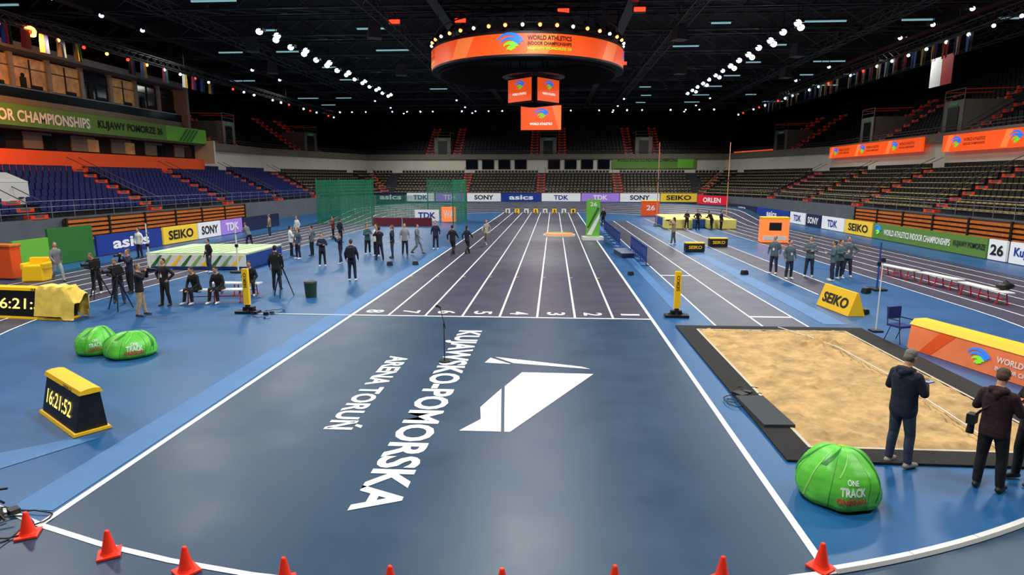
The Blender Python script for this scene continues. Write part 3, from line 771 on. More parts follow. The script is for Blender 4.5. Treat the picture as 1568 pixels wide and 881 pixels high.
def upright(x, y, h, col, nm='jump_upright'):
    mb = MB(); mb.T = TR(x,y,0,.01); mb.box((0,0,.04),(.5,.7,.06),dgrey); mb.cyl((0,0,.05),(0,0,h),.04,.03,col,8); mb.box((0,0,h*.55),(.12,.1,.14),black); mb.box((.05,0,h*.8),(.16,.06,.04),steel); mb.build(nm)
upright(-15.0,28.2,2.3,white_plain); upright(-19.4,28.2,2.3,white_plain)
upc = M('upright_pale_red',(220,150,120),.5)
upright(9.7,59,7.7,upc,'pole_vault_upright'); upright(16.1,59,7.7,upc,'pole_vault_upright')
upright(13.0,25.3,1.9,mblue)
my = M('mat_yellow',(236,222,120),.6)
mb = MB(); mb.T = TR(13.0,59.9,0)
mb.box((0,0,.4),(5.6,6,.78),mblue); mb.box((0,-.02,.85),(5.6,6,.14),my); mb.box((-1.9,-3.6,.45),(2.4,1.4,.85),my); mb.box((1.9,-3.6,.45),(2.4,1.4,.85),my)
mb.build('pole_vault_mat', .06)
netm = M('green_net',(16,130,94),.7,alpha=.45); gp = M('green_pole',(20,120,88),.5)
mb = MB()
cp = [(-17.3,58.2),(-20.0,57.0),(-22.8,58.6),(-23.2,63.5),(-20,68),(-14,68.5),(-9.6,67),(-9.0,63.5),(-9.7,59.4)]
for i, (a, b) in enumerate(zip(cp[:-1], cp[1:])):
    a = Vector(a); b = Vector(b); hh = 4.3 if i != 4 else 2.6
    n = 6; vs = []
    for k in range(n+1):
        p = a.lerp(b, k/n); d = (b-a).normalized(); off = Vector((d.y,-d.x))*(.12*math.sin(k*2.1+i))
        if k in (0, n): off = Vector((0,0))
        vs += [(p.x+off.x,p.y+off.y,.05),(p.x,p.y,hh)]
    mb.add(vs, [(2*k,2*k+2,2*k+3,2*k+1) for k in range(n)], netm, True)
    for k in range(0, 15):
        zz = .2+k*(hh-.2)/14; mb.cyl((a.x,a.y,zz),(b.x,b.y,zz),.012,.012,gp,3,False,False)
    L = (b-a).length
    for k in range(int(L/.35)):
        p = a.lerp(b, k*.35/L); mb.cyl((p.x,p.y,.05),(p.x,p.y,hh),.012,.012,gp,3,False,False)
for p in cp: mb.cyl((p[0],p[1],0),(p[0],p[1],4.4),.06,.06,gp,8)
mar = M('maroon_pad',(110,24,44),.6)
for a, b in (((-17.0,57.5),(-14.3,57.5)),((-14.2,57.5),(-11.4,57.5))): board(mb, a, b, .02, .8, mar, th=.3)
mb.build('throwing_cage')
mb = MB(); board(mb, (-11.4,62.5),(-9.9,62.5), .1,1.6, led_orange2, 'WA', bwhite); board(mb,(-14.6,64.5),(-12.0,64.5),.02,1.2,bwhite,'TDK',bblue); mb.build('small_advertising_panel')
mb = MB(); mb.T = TR(2.85,45.0,.1,.015)
mb.box((0,0,.14),(1.5,.9,.28),white_plain); mb.box((0,0,1.6),(.95,.32,2.65),lime)
mb.poly([(-.45,-.17,.4),(-.1,-.17,.4),(.45,-.17,1.6),(.45,-.17,2.0)], white); mb.poly([(-.45,-.17,.9),(-.3,-.17,.9),(.45,-.17,2.3),(.3,-.17,2.4)], lime_d)
mb.text('26',(0,-.18,2.6),(1,0,0),(0,0,1),.5,.3,white,.02)
mb.build('totem_sign', .02)
mb = MB(); mb.T = TR(.45,48,0,.015); mb.cyl((0,0,0),(0,0,.14),1.25,1.25,white_plain,40); mb.cyl((0,0,.14),(0,0,.22),1.1,1.1,led_orange2,40)
mb.poly([(.9*math.cos(t),.9*math.sin(t),.225) for t in np.arange(0,3.3,.3)], lime); mb.build('round_podium')
def fence(x, y0, y1, h, nm='barrier_fence'):
    mb = MB(); fb = M('fence_blue',(24,56,130),.5); n = max(1, round((y1-y0)/2.2))
    for i in range(n):
        a = y0+(y1-y0)*i/n+.05; b = y0+(y1-y0)*(i+1)/n-.05
        mb.path([(x,a,.02),(x,a,h),(x,b,h),(x,b,.02)], .025, fb); mb.cyl((x,a,.2),(x,b,.2),.02,.02,fb,6)
        for k in range(1, 10):
            y = a+(b-a)*k/10; mb.cyl((x,y,.2),(x,y,h),.018,.018,fb,5)
        mb.box((x,(a+b)/2,h*.62),(.02,b-a,h*.4),fb)
        for yy in (a+.2,b-.2): mb.box((x,yy,.02),(.5,.06,.04),fb)
    mb.build(nm)
fence(4.75,31.5,38,1.0); fence(4.3,40,52.5,1.0)
mb = MB(); mb.T = TR(4.1,36,.1,.012); mb.box((0,0,.12),(.7,2.4,.24),bnavy); mb.box((0,0,.26),(.75,2.5,.05),M('case_grey',(110,120,140),.5)); mb.build('equipment_crate', .02)
for x, y in ((8.6,38.1),(10.8,41.2)):
    mb = MB(); mb.T = TR(x,y,.05,.012); mb.box((0,0,.27),(1.15,.5,.5),black); mb.box((0,0,.55),(1.17,.52,.07),yellow); mb.text('SEIKO',(0,-.26,.3),(1,0,0),(0,0,1),.8,.2,yellow,.02); mb.build('distance_display', .015)
mb = MB(); mb.T = TR(15.3,44,-.15,.02); mb.box((0,0,.85),(1.8,1.0,1.6),led_orange2); mb.box((0,0,1.72),(1.85,1.05,.14),yellow); mb.box((0,-.52,1.15),(.8,.04,.55),glass); mb.box((0,-.51,.35),(1.5,.04,.3),white_plain)
for sx in (-.8,.8): mb.cyl((sx,.3,-.0),(sx,.3,.06),.08,.08,black,8)
mb.build('equipment_booth', .03)
mb = MB(); mb.T = TR(11.5,75,0,.02); mb.box((0,0,.9),(2.0,1.0,1.7),orange); mb.box((0,0,1.8),(2.1,1.1,.12),yellow); mb.text('26',(0,-.52,1),(1,0,0),(0,0,1),1,.6,white,.02); mb.build('equipment_booth', .03)
for k in range(8):
    mb = MB(); x = XL+LN*(k+.5); mb.T = TR(x,80.6,0,.02); mb.box((0,0,.3),(.62,.45,.6),yellow if k % 2 else white_plain,0,(.55,.2)); mb.box((0,0,.63),(.5,.2,.06),black); mb.text('87654321'[k],(0,-.235,.3),(1,0,0),(0,.2,1),.25,.35,bdark,.03); mb.build('lane_number_block')
    mb = MB(); mb.T = TR(x,77.8,0,.016); mb.box((0,0,.03),(.12,.9,.05),steel); mb.box((-.12,-.1,.12),(.16,.22,.2),black,0,(.16,.06)); mb.box((.12,.25,.12),(.16,.22,.2),black,0,(.16,.06)); mb.build('starting_block')
mb = MB(); mb.T = TR(-9.1,22.3,0,.01); mb.cyl((0,0,0),(0,0,.55),.2,.24,M('bin_green',(30,60,46),.5),20); mb.cyl((0,0,.55),(0,0,.6),.25,.22,black,20); mb.build('waste_bin')
def tripod(x, y, h, rz=0, cam=True):
    mb = MB(); mb.T = TR(x,y,rz,.012)
    for k in range(3):
        a = 2*math.pi*k/3+.3; mb.cyl((.42*math.cos(a),.42*math.sin(a),0),(.03*math.cos(a),.03*math.sin(a),h*.85),.018,.028,black,6)
    mb.cyl((0,0,h*.6),(0,0,h),.03,.03,black,8)
    if cam: mb.box((0,.02,h+.1),(.16,.34,.2),black); mb.cyl((0,.2,h+.1),(0,.45,h+.1),.06,.075,black,12); mb.box((0,-.05,h+.25),(.08,.2,.06),black)
    mb.build('camera_tripod')
tripod(-10.2,22.3,1.35,.4); tripod(-16.9,21.5,1.2,2.6); tripod(-14.7,19.6,1.25,2.8)
tripod(12.6,14.9,1.1,1.0)
mb = MB()
for x, y, s in ((8.9,29.0,.3),(3.6,28.5,.25),(10.3,20.6,.22),(12.2,24.5,.3),(-7.1,31.2,.3),(-8.4,31,.3)): mb.box((x,y,.02+s*.3),(s,s*.8,s*.6),black,.4,(s*.8,s*.6)); mb.box((x,y,.02+s*.66),(s*.5,s*.5,s*.12),steel,.4)
mb.build('floor_sensor_box')
def cable(seed, x, y, s, n=60, bx=.6):
    mb = MB(); r = random.Random(seed); P = []; a = 0; px, py = x, y
    for i in range(n):
        a += r.uniform(-.5,.9); px = x+(px-x)*.95+.07*s*math.cos(a); py = y+(py-y)*.95+.07*s*math.sin(a); P.append((px,py,.03+.01*(i % 3)))
    mb.path(P, .010, black, 5); mb.box((x,y,.06),(.25*s*bx,.35*s*bx,.08),black,.5); mb.box((x+.25*s*bx,y+.12*s,.05),(.16*s*bx,.2*s*bx,.07),dgrey,1.); mb.build('cable_bundle')
cable(3,3.85,12.3,1.3); cable(5,-7.3,6.95,1.2,80); cable(8,-16.3,18.2,1.2); cable(9,-9.4,19.2,1.0)
mb = MB(); mb.T = TR(-7.35,7.0,.3,.02); mb.path([(-.4,0,.02),(-.1,0,.35),(.2,.05,.34)],.016,black); mb.path([(.25,-.2,.02),(-.1,0,.35)],.016,black); mb.path([(0,.3,.02),(-.1,0,.35)],.016,black); mb.box((-.12,0,.38),(.18,.1,.08),black); mb.build('floor_camera_stand')
mb = MB(); mb.T = TR(-25.2,25.6,-.1,.012); mb.box((0,0,.75),(3.2,.5,1.4),orange); mb.box((0,0,1.5),(3.3,.6,.12),wood); mb.build('orange_barrier', .03)
mb = MB(); mb.T = TR(-22.5,25.2,.2,.012); mb.box((0,0,.35),(.9,.8,.7),yellow,0,(.8,.7)); mb.box((0,.3,.75),(.8,.22,.5),yellow); mb.box((-.4,0,.65),(.16,.7,.3),yellow); mb.box((.4,0,.65),(.16,.7,.3),yellow); mb.build('yellow_armchair', .06)
mb = MB(); board(mb, (-25.6,29.5),(-25.6,32.6),.02,1.9,lime_d,None); board(mb,(-25.4,27.2),(-25.4,29.3),.02,1.5,lime,None); mb.build('green_panel')
mb = MB(); mb.T = TR(9.9,20.9,0,.01); mb.cyl((0,0,0),(0,0,.4),.05,.05,yellow,10); mb.cyl((0,0,.4),(0,0,.55),.04,.05,black,10); mb.box((0,0,.015),(.2,.2,.03),black); mb.build('marker_post')
mb = MB(); mb.T = TR(16.2,22.9,.2,.48); mb.ell((0,0,.0),(.1,.1,.1),black,10,6,fn=lambda q: (.35*q[0],.2*q[1],.13+.14*q[2])); mb.path([(-.15,0,.24),(0,0,.34),(.15,0,.24)],.015,black); mb.build('duffel_bag')
mb = MB(); mb.T=TR(9.45,18.2,0,.01); mb.cyl((0,0,0),(.0,.0,2.1),.02,.015,white_plain,6); mb.box((0,0,.02),(.3,.3,.04),black); mb.box((0,0,2.1),(.1,.1,.12),black); mb.build('wind_pole')

# ------------------------------------------------------------------ people
def capsule(a, b, ra, rb, n=12, flat=1., fl=None):
    a = Vector(a); b = Vector(b); d = b-a
    if d.length < 1e-5: d = Vector((0,0,.001)); b = a+d
    d.normalize(); u = (Vector(fl) if fl is not None else d.orthogonal()); u = (u-d*u.dot(d)).normalized(); w = d.cross(u)
    rings = []
    for t in (80,55,25): r = math.radians(t); rings.append((a-d*(ra*math.sin(r)), ra*math.cos(r)))
    rings += [(a, ra), (b, rb)]
    for t in (25,55,80): r = math.radians(t); rings.append((b+d*(rb*math.sin(r)), rb*math.cos(r)))
    vs = []; fs = []
    for p, r in rings:
        for i in range(n):
            t = 2*math.pi*i/n; vs.append(tuple(p+u*(r*flat*math.cos(t))+w*(r*math.sin(t))))
    m = len(rings)
    for j in range(m-1):
        for i in range(n): fs.append((j*n+i, j*n+(i+1) % n, (j+1)*n+(i+1) % n, (j+1)*n+i))
    fs.append(tuple(range(n))[::-1]); fs.append(tuple(range((m-1)*n, m*n)))
    return vs, fs
def remesh(vs, fs, vox, it=3):
    me = bpy.data.meshes.new('r'); me.from_pydata(vs, [], fs); o = bpy.data.objects.new('r', me); COL.objects.link(o)
    m = o.modifiers.new('r', 'REMESH'); m.mode = 'VOXEL'; m.voxel_size = vox
    sm = o.modifiers.new('s', 'SMOOTH'); sm.factor = .5; sm.iterations = it
    ev_ = o.evaluated_get(bpy.context.evaluated_depsgraph_get()); r = bpy.data.meshes.new_from_object(ev_)
    V = np.empty(len(r.vertices)*3); r.vertices.foreach_get('co', V); V = V.reshape(-1,3)
    F = [tuple(p.vertices) for p in r.polygons]
    bpy.data.objects.remove(o); bpy.data.meshes.remove(me); bpy.data.meshes.remove(r)
    return V, F
POSES = dict(
 stand=dict(k=((-.11,.02,.50),(.11,.03,.50)), a=((-.12,-.02,.09),(.13,.0,.09)), e=((-.26,-.04,1.17),(.26,-.03,1.17)), w=((-.26,.06,.93),(.26,.08,.93))),
 walk=dict(k=((-.10,.20,.53),(.10,.02,.51)), a=((-.10,.30,.10),(.10,-.33,.15)), e=((-.25,-.16,1.19),(.25,.10,1.18)), w=((-.24,-.12,.95),(.23,.28,1.02))),
 phone=dict(k=((-.11,.02,.50),(.12,.04,.50)), a=((-.12,-.02,.09),(.14,.02,.09)), e=((-.25,.02,1.18),(.25,.04,1.18)), w=((-.10,.26,1.24),(.12,.27,1.24))),
 photo=dict(k=((-.13,.04,.50),(.13,.0,.50)), a=((-.16,.08,.09),(.16,-.08,.09)), e=((-.25,.20,1.30),(.25,.20,1.30)), w=((-.08,.26,1.52),(.09,.26,1.52)), cam=1),
 cross=dict(k=((-.11,.02,.50),(.12,.02,.50)), a=((-.13,-.02,.09),(.15,.02,.09)), e=((-.25,.08,1.17),(.25,.08,1.17)), w=((.04,.24,1.24),(-.04,.20,1.16))),
 hips=dict(k=((-.12,.02,.50),(.12,.02,.50)), a=((-.16,-.02,.09),(.16,.02,.09)), e=((-.38,-.06,1.20),(.38,-.06,1.20)), w=((-.22,.04,1.0),(.22,.04,1.0))),
 sit=dict(k=((-.13,.44,.52),(.13,.44,.52)), a=((-.14,.42,.09),(.15,.50,.09)), e=((-.26,.10,1.18),(.26,.10,1.18)), w=((-.12,.36,1.05),(.12,.38,1.05)), dz=-.40),
 lean=dict(k=((-.13,.08,.50),(.13,-.04,.50)), a=((-.16,.10,.09),(.16,-.14,.09)), e=((-.25,.16,1.22),(.25,.16,1.22)), w=((-.08,.34,1.30),(.10,.34,1.30)), lean=32, cam=1),
)
def person(x, y, rz, pose, h=1.78, top=(20,20,24), bot=(20,20,24), shoe=(30,30,32), hair=(50,36,26), skin=(205,150,120), vox=.026, bald=0, fem=0, hold=None, look=0, bag=None, lean=None, nm='person', z=.012, bulk=1., hood=0):
    P = POSES[pose]; dz = P.get('dz', 0); ln = math.radians(P.get('lean', 0) if lean is None else lean)
    def U(p):
        p = Vector(p); q = p-Vector((0,0,.93)); c, s = math.cos(ln), math.sin(ln)
        return Vector((q.x, q.y*c+q.z*s, -q.y*s+q.z*c+.93+dz))
    VV = []; FF = []; seg = []
    def put(vs, fs):
        n = len(VV); VV.extend(vs); FF.extend(tuple(i+n for i in f) for f in fs)
    def cap(a, b, ra, rb, lab, flat=1., fl=None, n=14):
        put(*capsule(a, b, ra, rb, n, flat, fl)); seg.append((tuple(a), tuple(b), ra, rb, lab))
    sw = .92 if fem else 1.
    rings = [(.80,.160,.112,.0),(.83,.172,.124,0),(.90,.174,.126,0),(.98,.168,.12,0),(1.08,.162,.115,.0),(1.20,.170,.12,.0),(1.30,.186,.126,.0),(1.38,.190,.118,-.005),(1.44,.155,.10,-.012),(1.48,.10,.082,-.012),(1.515,.07,.068,-.01)]
    vs = []; n = 24
    for zz, rx, ry, yo in rings:
        bk = bulk if zz < 1.42 else 1.
        for i in range(n):
            t = 2*math.pi*i/n; cx, sy = math.cos(t), math.sin(t)
            wr_ = (1+.04*NZ.noise((cx*2.5, sy*2.5, zz*9+h*5)))*bk
            vs.append(tuple(U((rx*wr_*sw*math.copysign(abs(cx)**.85, cx), wr_*ry*math.copysign(abs(sy)**.9, sy)+yo, zz))))
    fs = [(j*n+i, j*n+(i+1) % n, (j+1)*n+(i+1) % n, (j+1)*n+i) for j in range(len(rings)-1) for i in range(n)]
    fs += [tuple(range(n))[::-1], tuple(range((len(rings)-1)*n, len(rings)*n))]
    put(vs, fs)
    for sx in (-1,1): seg.append((tuple(U((sx*.07,0,.89))), tuple(U((sx*.08,0,1.38))), .108*bulk, .108*bulk, 'top'))
    pel = Vector((0,0,.86+dz))
    cap(pel+Vector((-.075,0,0)), pel+Vector((.075,0,0)), .100, .100, 'bot')
    hands = []
    for s in (0, 1):
        sg = -1 if s == 0 else 1
        hip = Vector((.085*sg,0,.88+dz)); kn = Vector(P['k'][s]); an = Vector(P['a'][s])
        cap(hip, kn, .098, .070, 'bot'); cap(kn, kn.lerp(an,.35)+Vector((0,-.012,0)), .070, .067, 'bot'); cap(kn.lerp(an,.35)+Vector((0,-.012,0)), an.lerp(kn,.04), .067, .056, 'bot')
        cap(an, an+Vector((0,-.005,-.03)), .040, .040, 'shoe')
        cap(an+Vector((0,-.04,-.048)), an+Vector((.008*sg,.07,-.046)), .043, .045, 'shoe'); cap(an+Vector((.008*sg,.07,-.046)), an+Vector((.02*sg,.165,-.058)), .047, .034, 'shoe')
        sh = U((.160*sg*sw,-.008,1.405)); el = U(P['e'][s]); wr = U(P['w'][s]); ab = 1+(bulk-1)*1.6
        cap(U((.09*sg,-.005,1.425)), sh, .062, .066, 'arm'); cap(sh, el, .068*ab, .053*ab, 'arm'); cap(el, wr, .053*ab, .037*ab, 'arm')
        d = (wr-el).normalized()
        if pose in ('stand','walk','hips'): nrm = Vector((-sg,0,0))
        else: nrm = Vector((0,0,1)) if abs(d.z) < .8 else Vector((0,1,0))
        nrm = (nrm-d*nrm.dot(d)).normalized()
        sd = d.cross(nrm).normalized()
        cap(wr, wr+d*.03, .026, .030, 'skin'); cap(wr+d*.035, wr+d*.085, .038, .040, 'skin', .45, nrm)
        hands.append((wr, d, nrm, sd, sg))
    cap(U((0,-.012,1.46)), U((0,.008,1.59)), .058, .053, 'skin')
    if hood:
        cap(U((-.07,-.075,1.485)), U((.07,-.075,1.485)), .055, .055, 'arm'); cap(U((-.085,-.05,1.49)), U((-.07,.05,1.475)), .035, .03, 'arm'); cap(U((.085,-.05,1.49)), U((.07,.05,1.475)), .035, .03, 'arm')
        cap(U((0,-.11,1.44)), U((0,-.12,1.40)), .06, .04, 'arm')
    lk = math.radians(look)
    def Hd(p):
        q = Vector(p)-Vector((0,0,1.58)); c, s = math.cos(lk), math.sin(lk); q = Vector((q.x, q.y*c+q.z*s, -q.y*s+q.z*c)); return U(q+Vector((0,.0,1.58)))
    HE = []
    def ehl(c, r, lab):
        m = MB(); m.ell((0,0,0), r, white, 18, 12, fn=lambda q: tuple(Hd((c[0]+r[0]*q[0], c[1]+r[1]*q[1], c[2]+r[2]*q[2])))); put(m.v, m.f); HE.append((c, r, lab))
    ehl((0,.0,1.695), (.074,.093,.088), 'skin'); ehl((0,.028,1.645), (.060,.066,.078), 'skin'); ehl((0,.045,1.598), (.038,.044,.034), 'skin')
    cap(Hd((0,.088,1.69)), Hd((0,.110,1.652)), .009, .014, 'skin', n=8)
    cap(Hd((-.03,.082,1.703)), Hd((.03,.082,1.703)), .012, .012, 'skin', n=8)
    for sg in (-1,1): ehl((.076*sg,-.004,1.665), (.010,.020,.031), 'skin')
    if not bald:
        ehl((0,-.018,1.712), (.083,.093,.087), 'hair'); ehl((0,-.045,1.665), (.074,.062,.072), 'hair')
        if fem: ehl((0,-.07,1.60), (.06,.04,.10), 'hair'); cap(Hd((0,-.09,1.66)), Hd((0,-.10,1.48)), .03,.018,'hair')
    cap(U((-.055,-.02,1.485)), U((.055,-.02,1.485)), .050, .050, 'top')
    V, F = remesh(VV, FF, vox, 2 if vox > .015 else 4)
    A = np.array([s[0] for s in seg]); B = np.array([s[1] for s in seg]); ra = np.array([s[2] for s in seg]); rb = np.array([s[3] for s in seg])
    C = np.array([V[list(f)].mean(0) for f in F])
    D = B-A; LL = np.maximum((D*D).sum(1), 1e-9)
    LN_ = ['top','bot','shoe','skin','hair','arm']
    best = np.full(len(C), 1e9); lab = np.zeros(len(C), int)
    for k in range(len(seg)):
        t = np.clip(((C-A[k])@D[k])/LL[k], 0, 1); dist = np.linalg.norm(C-(A[k]+t[:,None]*D[k]), axis=1)-(ra[k]+(rb[k]-ra[k])*t)
        m_ = dist < best; best[m_] = dist[m_]; lab[m_] = LN_.index(seg[k][4])
    R1 = np.array([[1,0,0],[0,math.cos(ln),math.sin(ln)],[0,-math.sin(ln),math.cos(ln)]]).T; R2 = np.array([[1,0,0],[0,math.cos(lk),math.sin(lk)],[0,-math.sin(lk),math.cos(lk)]]).T
    R1 = R1.T; R2 = R2.T
    T = (C-np.array([0,0,.93+dz]))@R1+np.array([0,0,.93]); Q = (T-np.array([0,0,1.58]))@R2+np.array([0,0,1.58])
    for c, r, l in HE:
        dist = (np.linalg.norm((Q-np.array(c))/np.array(r), axis=1)-1)*min(r)
        m_ = dist < best; best[m_] = dist[m_]; lab[m_] = LN_.index(l)
    hz = .82 if pose != 'sit' else .87
    tb = (lab == 0) | (lab == 1); body = tb & (np.abs(T[:,0]) < .24) & (T[:,2] > .70) & (T[:,2] < 1.05)
    if pose == 'sit': body &= T[:,1] < .16
    lab[body & (T[:,2] > hz)] = 0; lab[body & (T[:,2] <= hz)] = 1
    nk = ((lab == 0) | (lab == 3) | (lab == 5)) & (np.abs(T[:,0]) < .085) & (np.abs(T[:,1]) < .10) & (T[:,2] > 1.46) & (T[:,2] < 1.575)
    zc = 1.515-.32*T[:,1]
    if not hood: lab[nk & (T[:,2] > zc)] = 3; lab[nk & (T[:,2] <= zc)] = 0
    if pose != 'walk':
        ft = ((lab == 1) | (lab == 2)) & (C[:,2] < .2); lab[ft & (C[:,2] < .088)] = 2; lab[ft & (C[:,2] >= .088)] = 1
    def cm(kind, c, **kw): return M('%s_%d_%d_%d' % ((kind,)+tuple(c)), c, **kw)
    mm = {'top': cm('fabric', top, rough=.85, var=.25, scale=7, bump=.6), 'bot': cm('trouser', bot, rough=.85, var=.25, scale=7, bump=.6), 'shoe': cm('shoe', shoe, rough=.6), 'skin': cm('skin', skin, rough=.55), 'hair': cm('hair', hair, rough=.7, var=.4, scale=40, bump=.4)}
    mm['arm'] = mm['top']
    mb = MB(); k = h/1.785
    mb.T = TR(x, y, math.radians(rz), z) @ Matrix.Scale(k, 4)
    N = len(mb.v); mb.v.extend(tuple(mb.T @ Vector(p)) for p in V)
    ids = [mb.mi(mm[l]) for l in LN_]
    for f, b_ in zip(F, lab):
        mb.f.append(tuple(i+N for i in f)); mb.m.append(ids[b_]); mb.s.append(True)
    for wr, d, nrm, sd, sg in hands:
        curl = .9 if pose in ('phone','photo','lean') else .45
        for q, (off, ln_) in enumerate(((-.027,.066),(-.009,.075),(.009,.070),(.026,.055))):
            p0 = wr+d*.088+sd*off; d1 = (d+nrm*curl*.5).normalized(); p1 = p0+d1*ln_*.45; d2 = (d+nrm*curl*1.6).normalized(); p2 = p1+d2*ln_*.32; d3 = (d+nrm*curl*3).normalized(); p3 = p2+d3*ln_*.25
            for a, b, r0, r1 in ((p0-d*.015,p1,.0098,.009),(p1,p2,.009,.0083),(p2,p3,.0083,.0065)):
                vs, fs = capsule(a, b, r0, r1, 6); mb.add(vs, fs, mm['skin'], True)
        ts = sd*(-1 if sd.x*sg > 0 else 1)
        if abs(sd.x) < .3: ts = sd*(1 if sd.y > 0 else -1)
        p0 = wr+d*.035+ts*.028; p1 = p0+(d+ts*.9+nrm*.3).normalized()*.035; p2 = p1+(d+ts*.2+nrm*.5).normalized()*.03
        for a, b in ((p0,p1),(p1,p2)):
            vs, fs = capsule(a, b, .011, .009, 6); mb.add(vs, fs, mm['skin'], True)
    eyew = M('eye_white', (235,232,225), .3); eyed = M('eye_dark', (40,28,20), .3); lip = M('lips', (160,84,76), .5)
    for sg in (-1,1):
        for c, r, m_ in (((.029*sg,.083,1.685),(.013,.009,.007),eyew),((.029*sg,.0905,1.685),(.006,.003,.006),eyed),((.030*sg,.088,1.704),(.018,.008,.004),mm['hair'])):
            mb.ell((0,0,0), (1,1,1), m_, 8, 6, fn=lambda q, c=c, r=r: tuple(Hd((c[0]+r[0]*q[0], c[1]+r[1]*q[1], c[2]+r[2]*q[2]))))
    mb.ell((0,0,0), (1,1,1), lip, 8, 6, fn=lambda q: tuple(Hd((.024*q[0], .086+.008*q[1], 1.622+.006*q[2]))))
    if P.get('cam'):
        c = (U(P['w'][0])+U(P['w'][1]))/2+Vector((0,.08,.05)); mb.box(tuple(c), (.15,.08,.11), black); mb.cyl(tuple(c+Vector((0,.03,0))), tuple(c+Vector((0,.2,0))), .038,.045, black, 12)
    if hold == 'phone':
        c = U(P['w'][1])+Vector((-.02,.10,.03)); mb.box(tuple(c), (.075,.14,.012), black); mb.box(tuple(c+Vector((0,0,.008))), (.068,.13,.004), M('phone_screen',(120,150,190),.2,em=.8))
    if hold == 'paper':
        c = U(P['w'][1])+Vector((-.06,.12,.04)); mb.box(tuple(c), (.2,.24,.008), orange)
    if bag == 'back':
        mb.box(tuple(U((0,-.2,1.22))), (.3,.17,.42), black, 0, (.24,.13))
    if bag == 'camera':
        mb.path([tuple(U((.12,.10,1.42))), tuple(U((-.16,.13,1.15))), tuple(U((-.24,.0,1.02)))], .012, black); mb.path([tuple(U((.10,-.11,1.42))), tuple(U((-.16,-.12,1.15))), tuple(U((-.25,-.02,1.02)))], .012, black)
        mb.box(tuple(U((-.27,-.02,.98))), (.1,.16,.14), black); mb.cyl(tuple(U((-.27,-.02,.92))), tuple(U((-.28,-.02,.76))), .04,.05, black, 12)
    if bag == 'lanyard':
        mb.box(tuple(U((0,.135,1.15))), (.08,.006,.11), white_plain)
        for sg in (-1,1): mb.path([tuple(U((.06*sg,.07,1.46))), tuple(U((.01*sg,.138,1.2)))], .005, orange, 4)
    mb.build(nm)
BK = (20,20,24); NV = (24,30,56); GR = (100,108,116); JN = (44,56,82); TG = (70,84,96); WH = (214,214,210); KH = (150,132,104); RD = (120,40,36); TE = (40,84,96)
person(5.38,9.35,-62,'phone',1.86,(20,26,46),(50,60,80),(150,140,130),(120,110,104),vox=.010,hold='phone',look=26,bulk=1.10,hood=1)
person(6.25,8.65,-50,'phone',1.80,(46,20,26),(18,18,20),(30,28,28),(84,58,42),vox=.010,hold='paper',look=32,bag='camera',bulk=1.05,hood=1)
person(6.95,8.9,100,'phone',1.75,(20,20,24),(20,20,22),(40,60,40),(60,44,30),vox=.013,look=20)
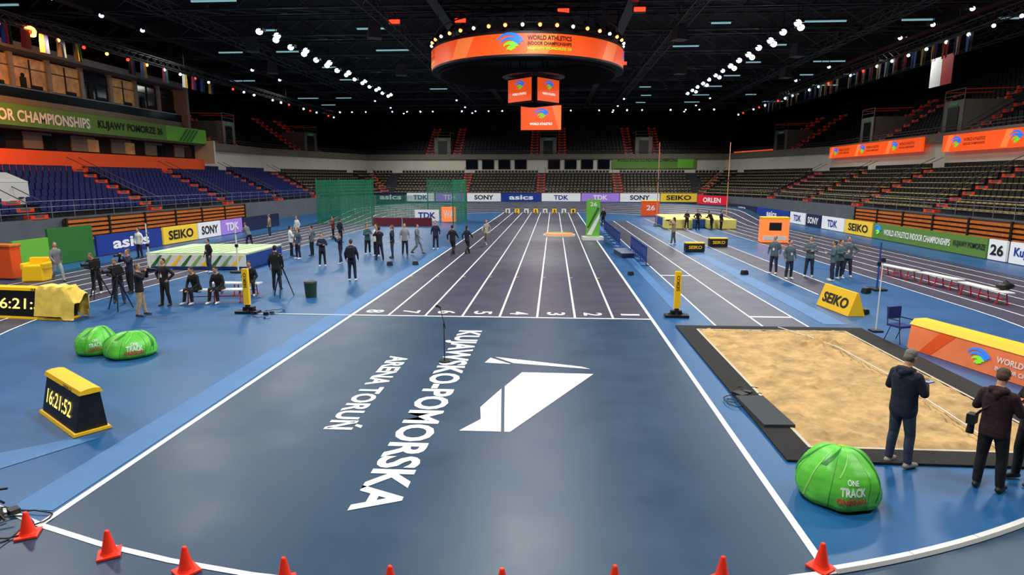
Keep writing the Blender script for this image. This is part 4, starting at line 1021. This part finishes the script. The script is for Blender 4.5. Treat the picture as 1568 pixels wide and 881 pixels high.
for a in ((-21.3,24.9,-120,'walk',1.72,(118,122,124),(150,150,150)),(-17.7,22.5,-160,'lean',1.72,BK,BK),(-15.5,20.7,-150,'lean',1.75,BK,JN),(-16.4,22.6,160,'photo',1.72,NV,BK),
          (-23.2,33,170,'stand',1.7,(225,225,220),NV),(-13.3,18.7,-70,'photo',1.72,BK,(170,148,116)),(-13.5,20.3,170,'hips',1.68,BK,BK),
          (-16.3,28.0,150,'stand',1.6,BK,JN),(-11.0,23.6,10,'stand',1.80,BK,BK),(-19.6,38.5,60,'lean',1.7,GR,NV),(-15.0,34.3,-60,'cross',1.76,WH,BK),
          (-14.1,33.1,150,'stand',1.76,TG,NV),(-13.9,34.6,90,'hips',1.78,GR,BK),(-14.8,42.0,-30,'stand',1.7,NV,BK),(-11.7,30.4,200,'cross',1.68,NV,BK),(-11.1,31.4,120,'photo',1.62,NV,JN),
          (-10.1,34.6,160,'stand',1.85,WH,BK),(-10.9,35.5,220,'cross',1.8,TE,BK),(-9.45,32.9,30,'photo',1.85,BK,NV),(-9.0,33.9,100,'hips',1.85,NV,JN),(-8.6,35.2,200,'stand',1.85,(140,140,146),NV),
          (-8.0,35.8,-100,'walk',1.78,GR,(120,122,130)),(-7.4,38.4,180,'stand',1.8,NV,NV),(-5.8,35.2,-20,'walk',1.78,BK,BK),(-5.05,35.9,-30,'walk',1.7,NV,BK),(-4.5,41.4,170,'walk',1.68,(170,162,150),(110,100,96)),
          (-18.5,43.5,150,'stand',1.75,WH,NV),(-16.2,44.5,120,'cross',1.7,RD,BK),(-21.5,45.5,100,'stand',1.75,KH,JN),
          (4.7,59.0,150,'stand',1.7,BK,BK),(8.1,42.2,60,'photo',1.85,KH,(80,80,84)),(11.7,55.2,150,'cross',1.7,BK,BK),(12.5,54.6,200,'hips',1.75,BK,BK),(13.8,55.0,120,'lean',1.75,BK,BK),(14.5,54.6,230,'stand',1.72,NV,BK)):
    person(*a, hair=RND.choice(((40,28,20),(70,50,34),(24,20,18),(110,90,66))), shoe=RND.choice(((230,230,230),(30,30,32),(60,60,64))), vox=.028, bag='lanyard' if RND.random() < .4 else None, fem=RND.random() < .15)
person(-8.75,26.1,5,'stand',1.82,NV,NV,(230,230,230),(80,60,44),vox=.022,bag='back')
for i, (x, y, r) in enumerate(((-12.75,21.0,165),(-12.0,21.2,175),(-11.6,22.65,200))): person(x,y,r,'sit',1.75,BK,BK,(220,220,220),(50,36,26),vox=.022,lean=18)
for a in ((10.3,29.3,140,'stand',1.82),(10.45,27.8,190,'stand',1.76),(11.6,28.5,150,'cross',1.84),(12.15,27.4,70,'phone',1.76),(12.75,28.1,200,'cross',1.74),(13.3,28.6,160,'hips',1.84)):
    person(*a, top=(80,100,106), bot=(36,42,62), shoe=(225,225,225), hair=RND.choice(((60,50,44),(150,140,130),(40,30,24))), vox=.022, bag='lanyard')

# ------------------------------------------------------------------ world / camera
w = bpy.data.worlds.new('world'); SC.world = w; w.use_nodes = True
w.node_tree.nodes['Background'].inputs[0].default_value = (.3,.35,.45,1); w.node_tree.nodes['Background'].inputs[1].default_value = .04
cam = bpy.data.cameras.new('camera'); cam.lens = 36*943/1568; cam.sensor_width = 36; cam.clip_end = 400
co = bpy.data.objects.new('camera', cam); COL.objects.link(co); co.location = (0,0,4.4)
co.rotation_euler = (math.radians(90-10.01), 0, math.atan(.067))
SC.camera = co
SC.view_settings.view_transform = 'Standard'; SC.view_settings.look = 'None'
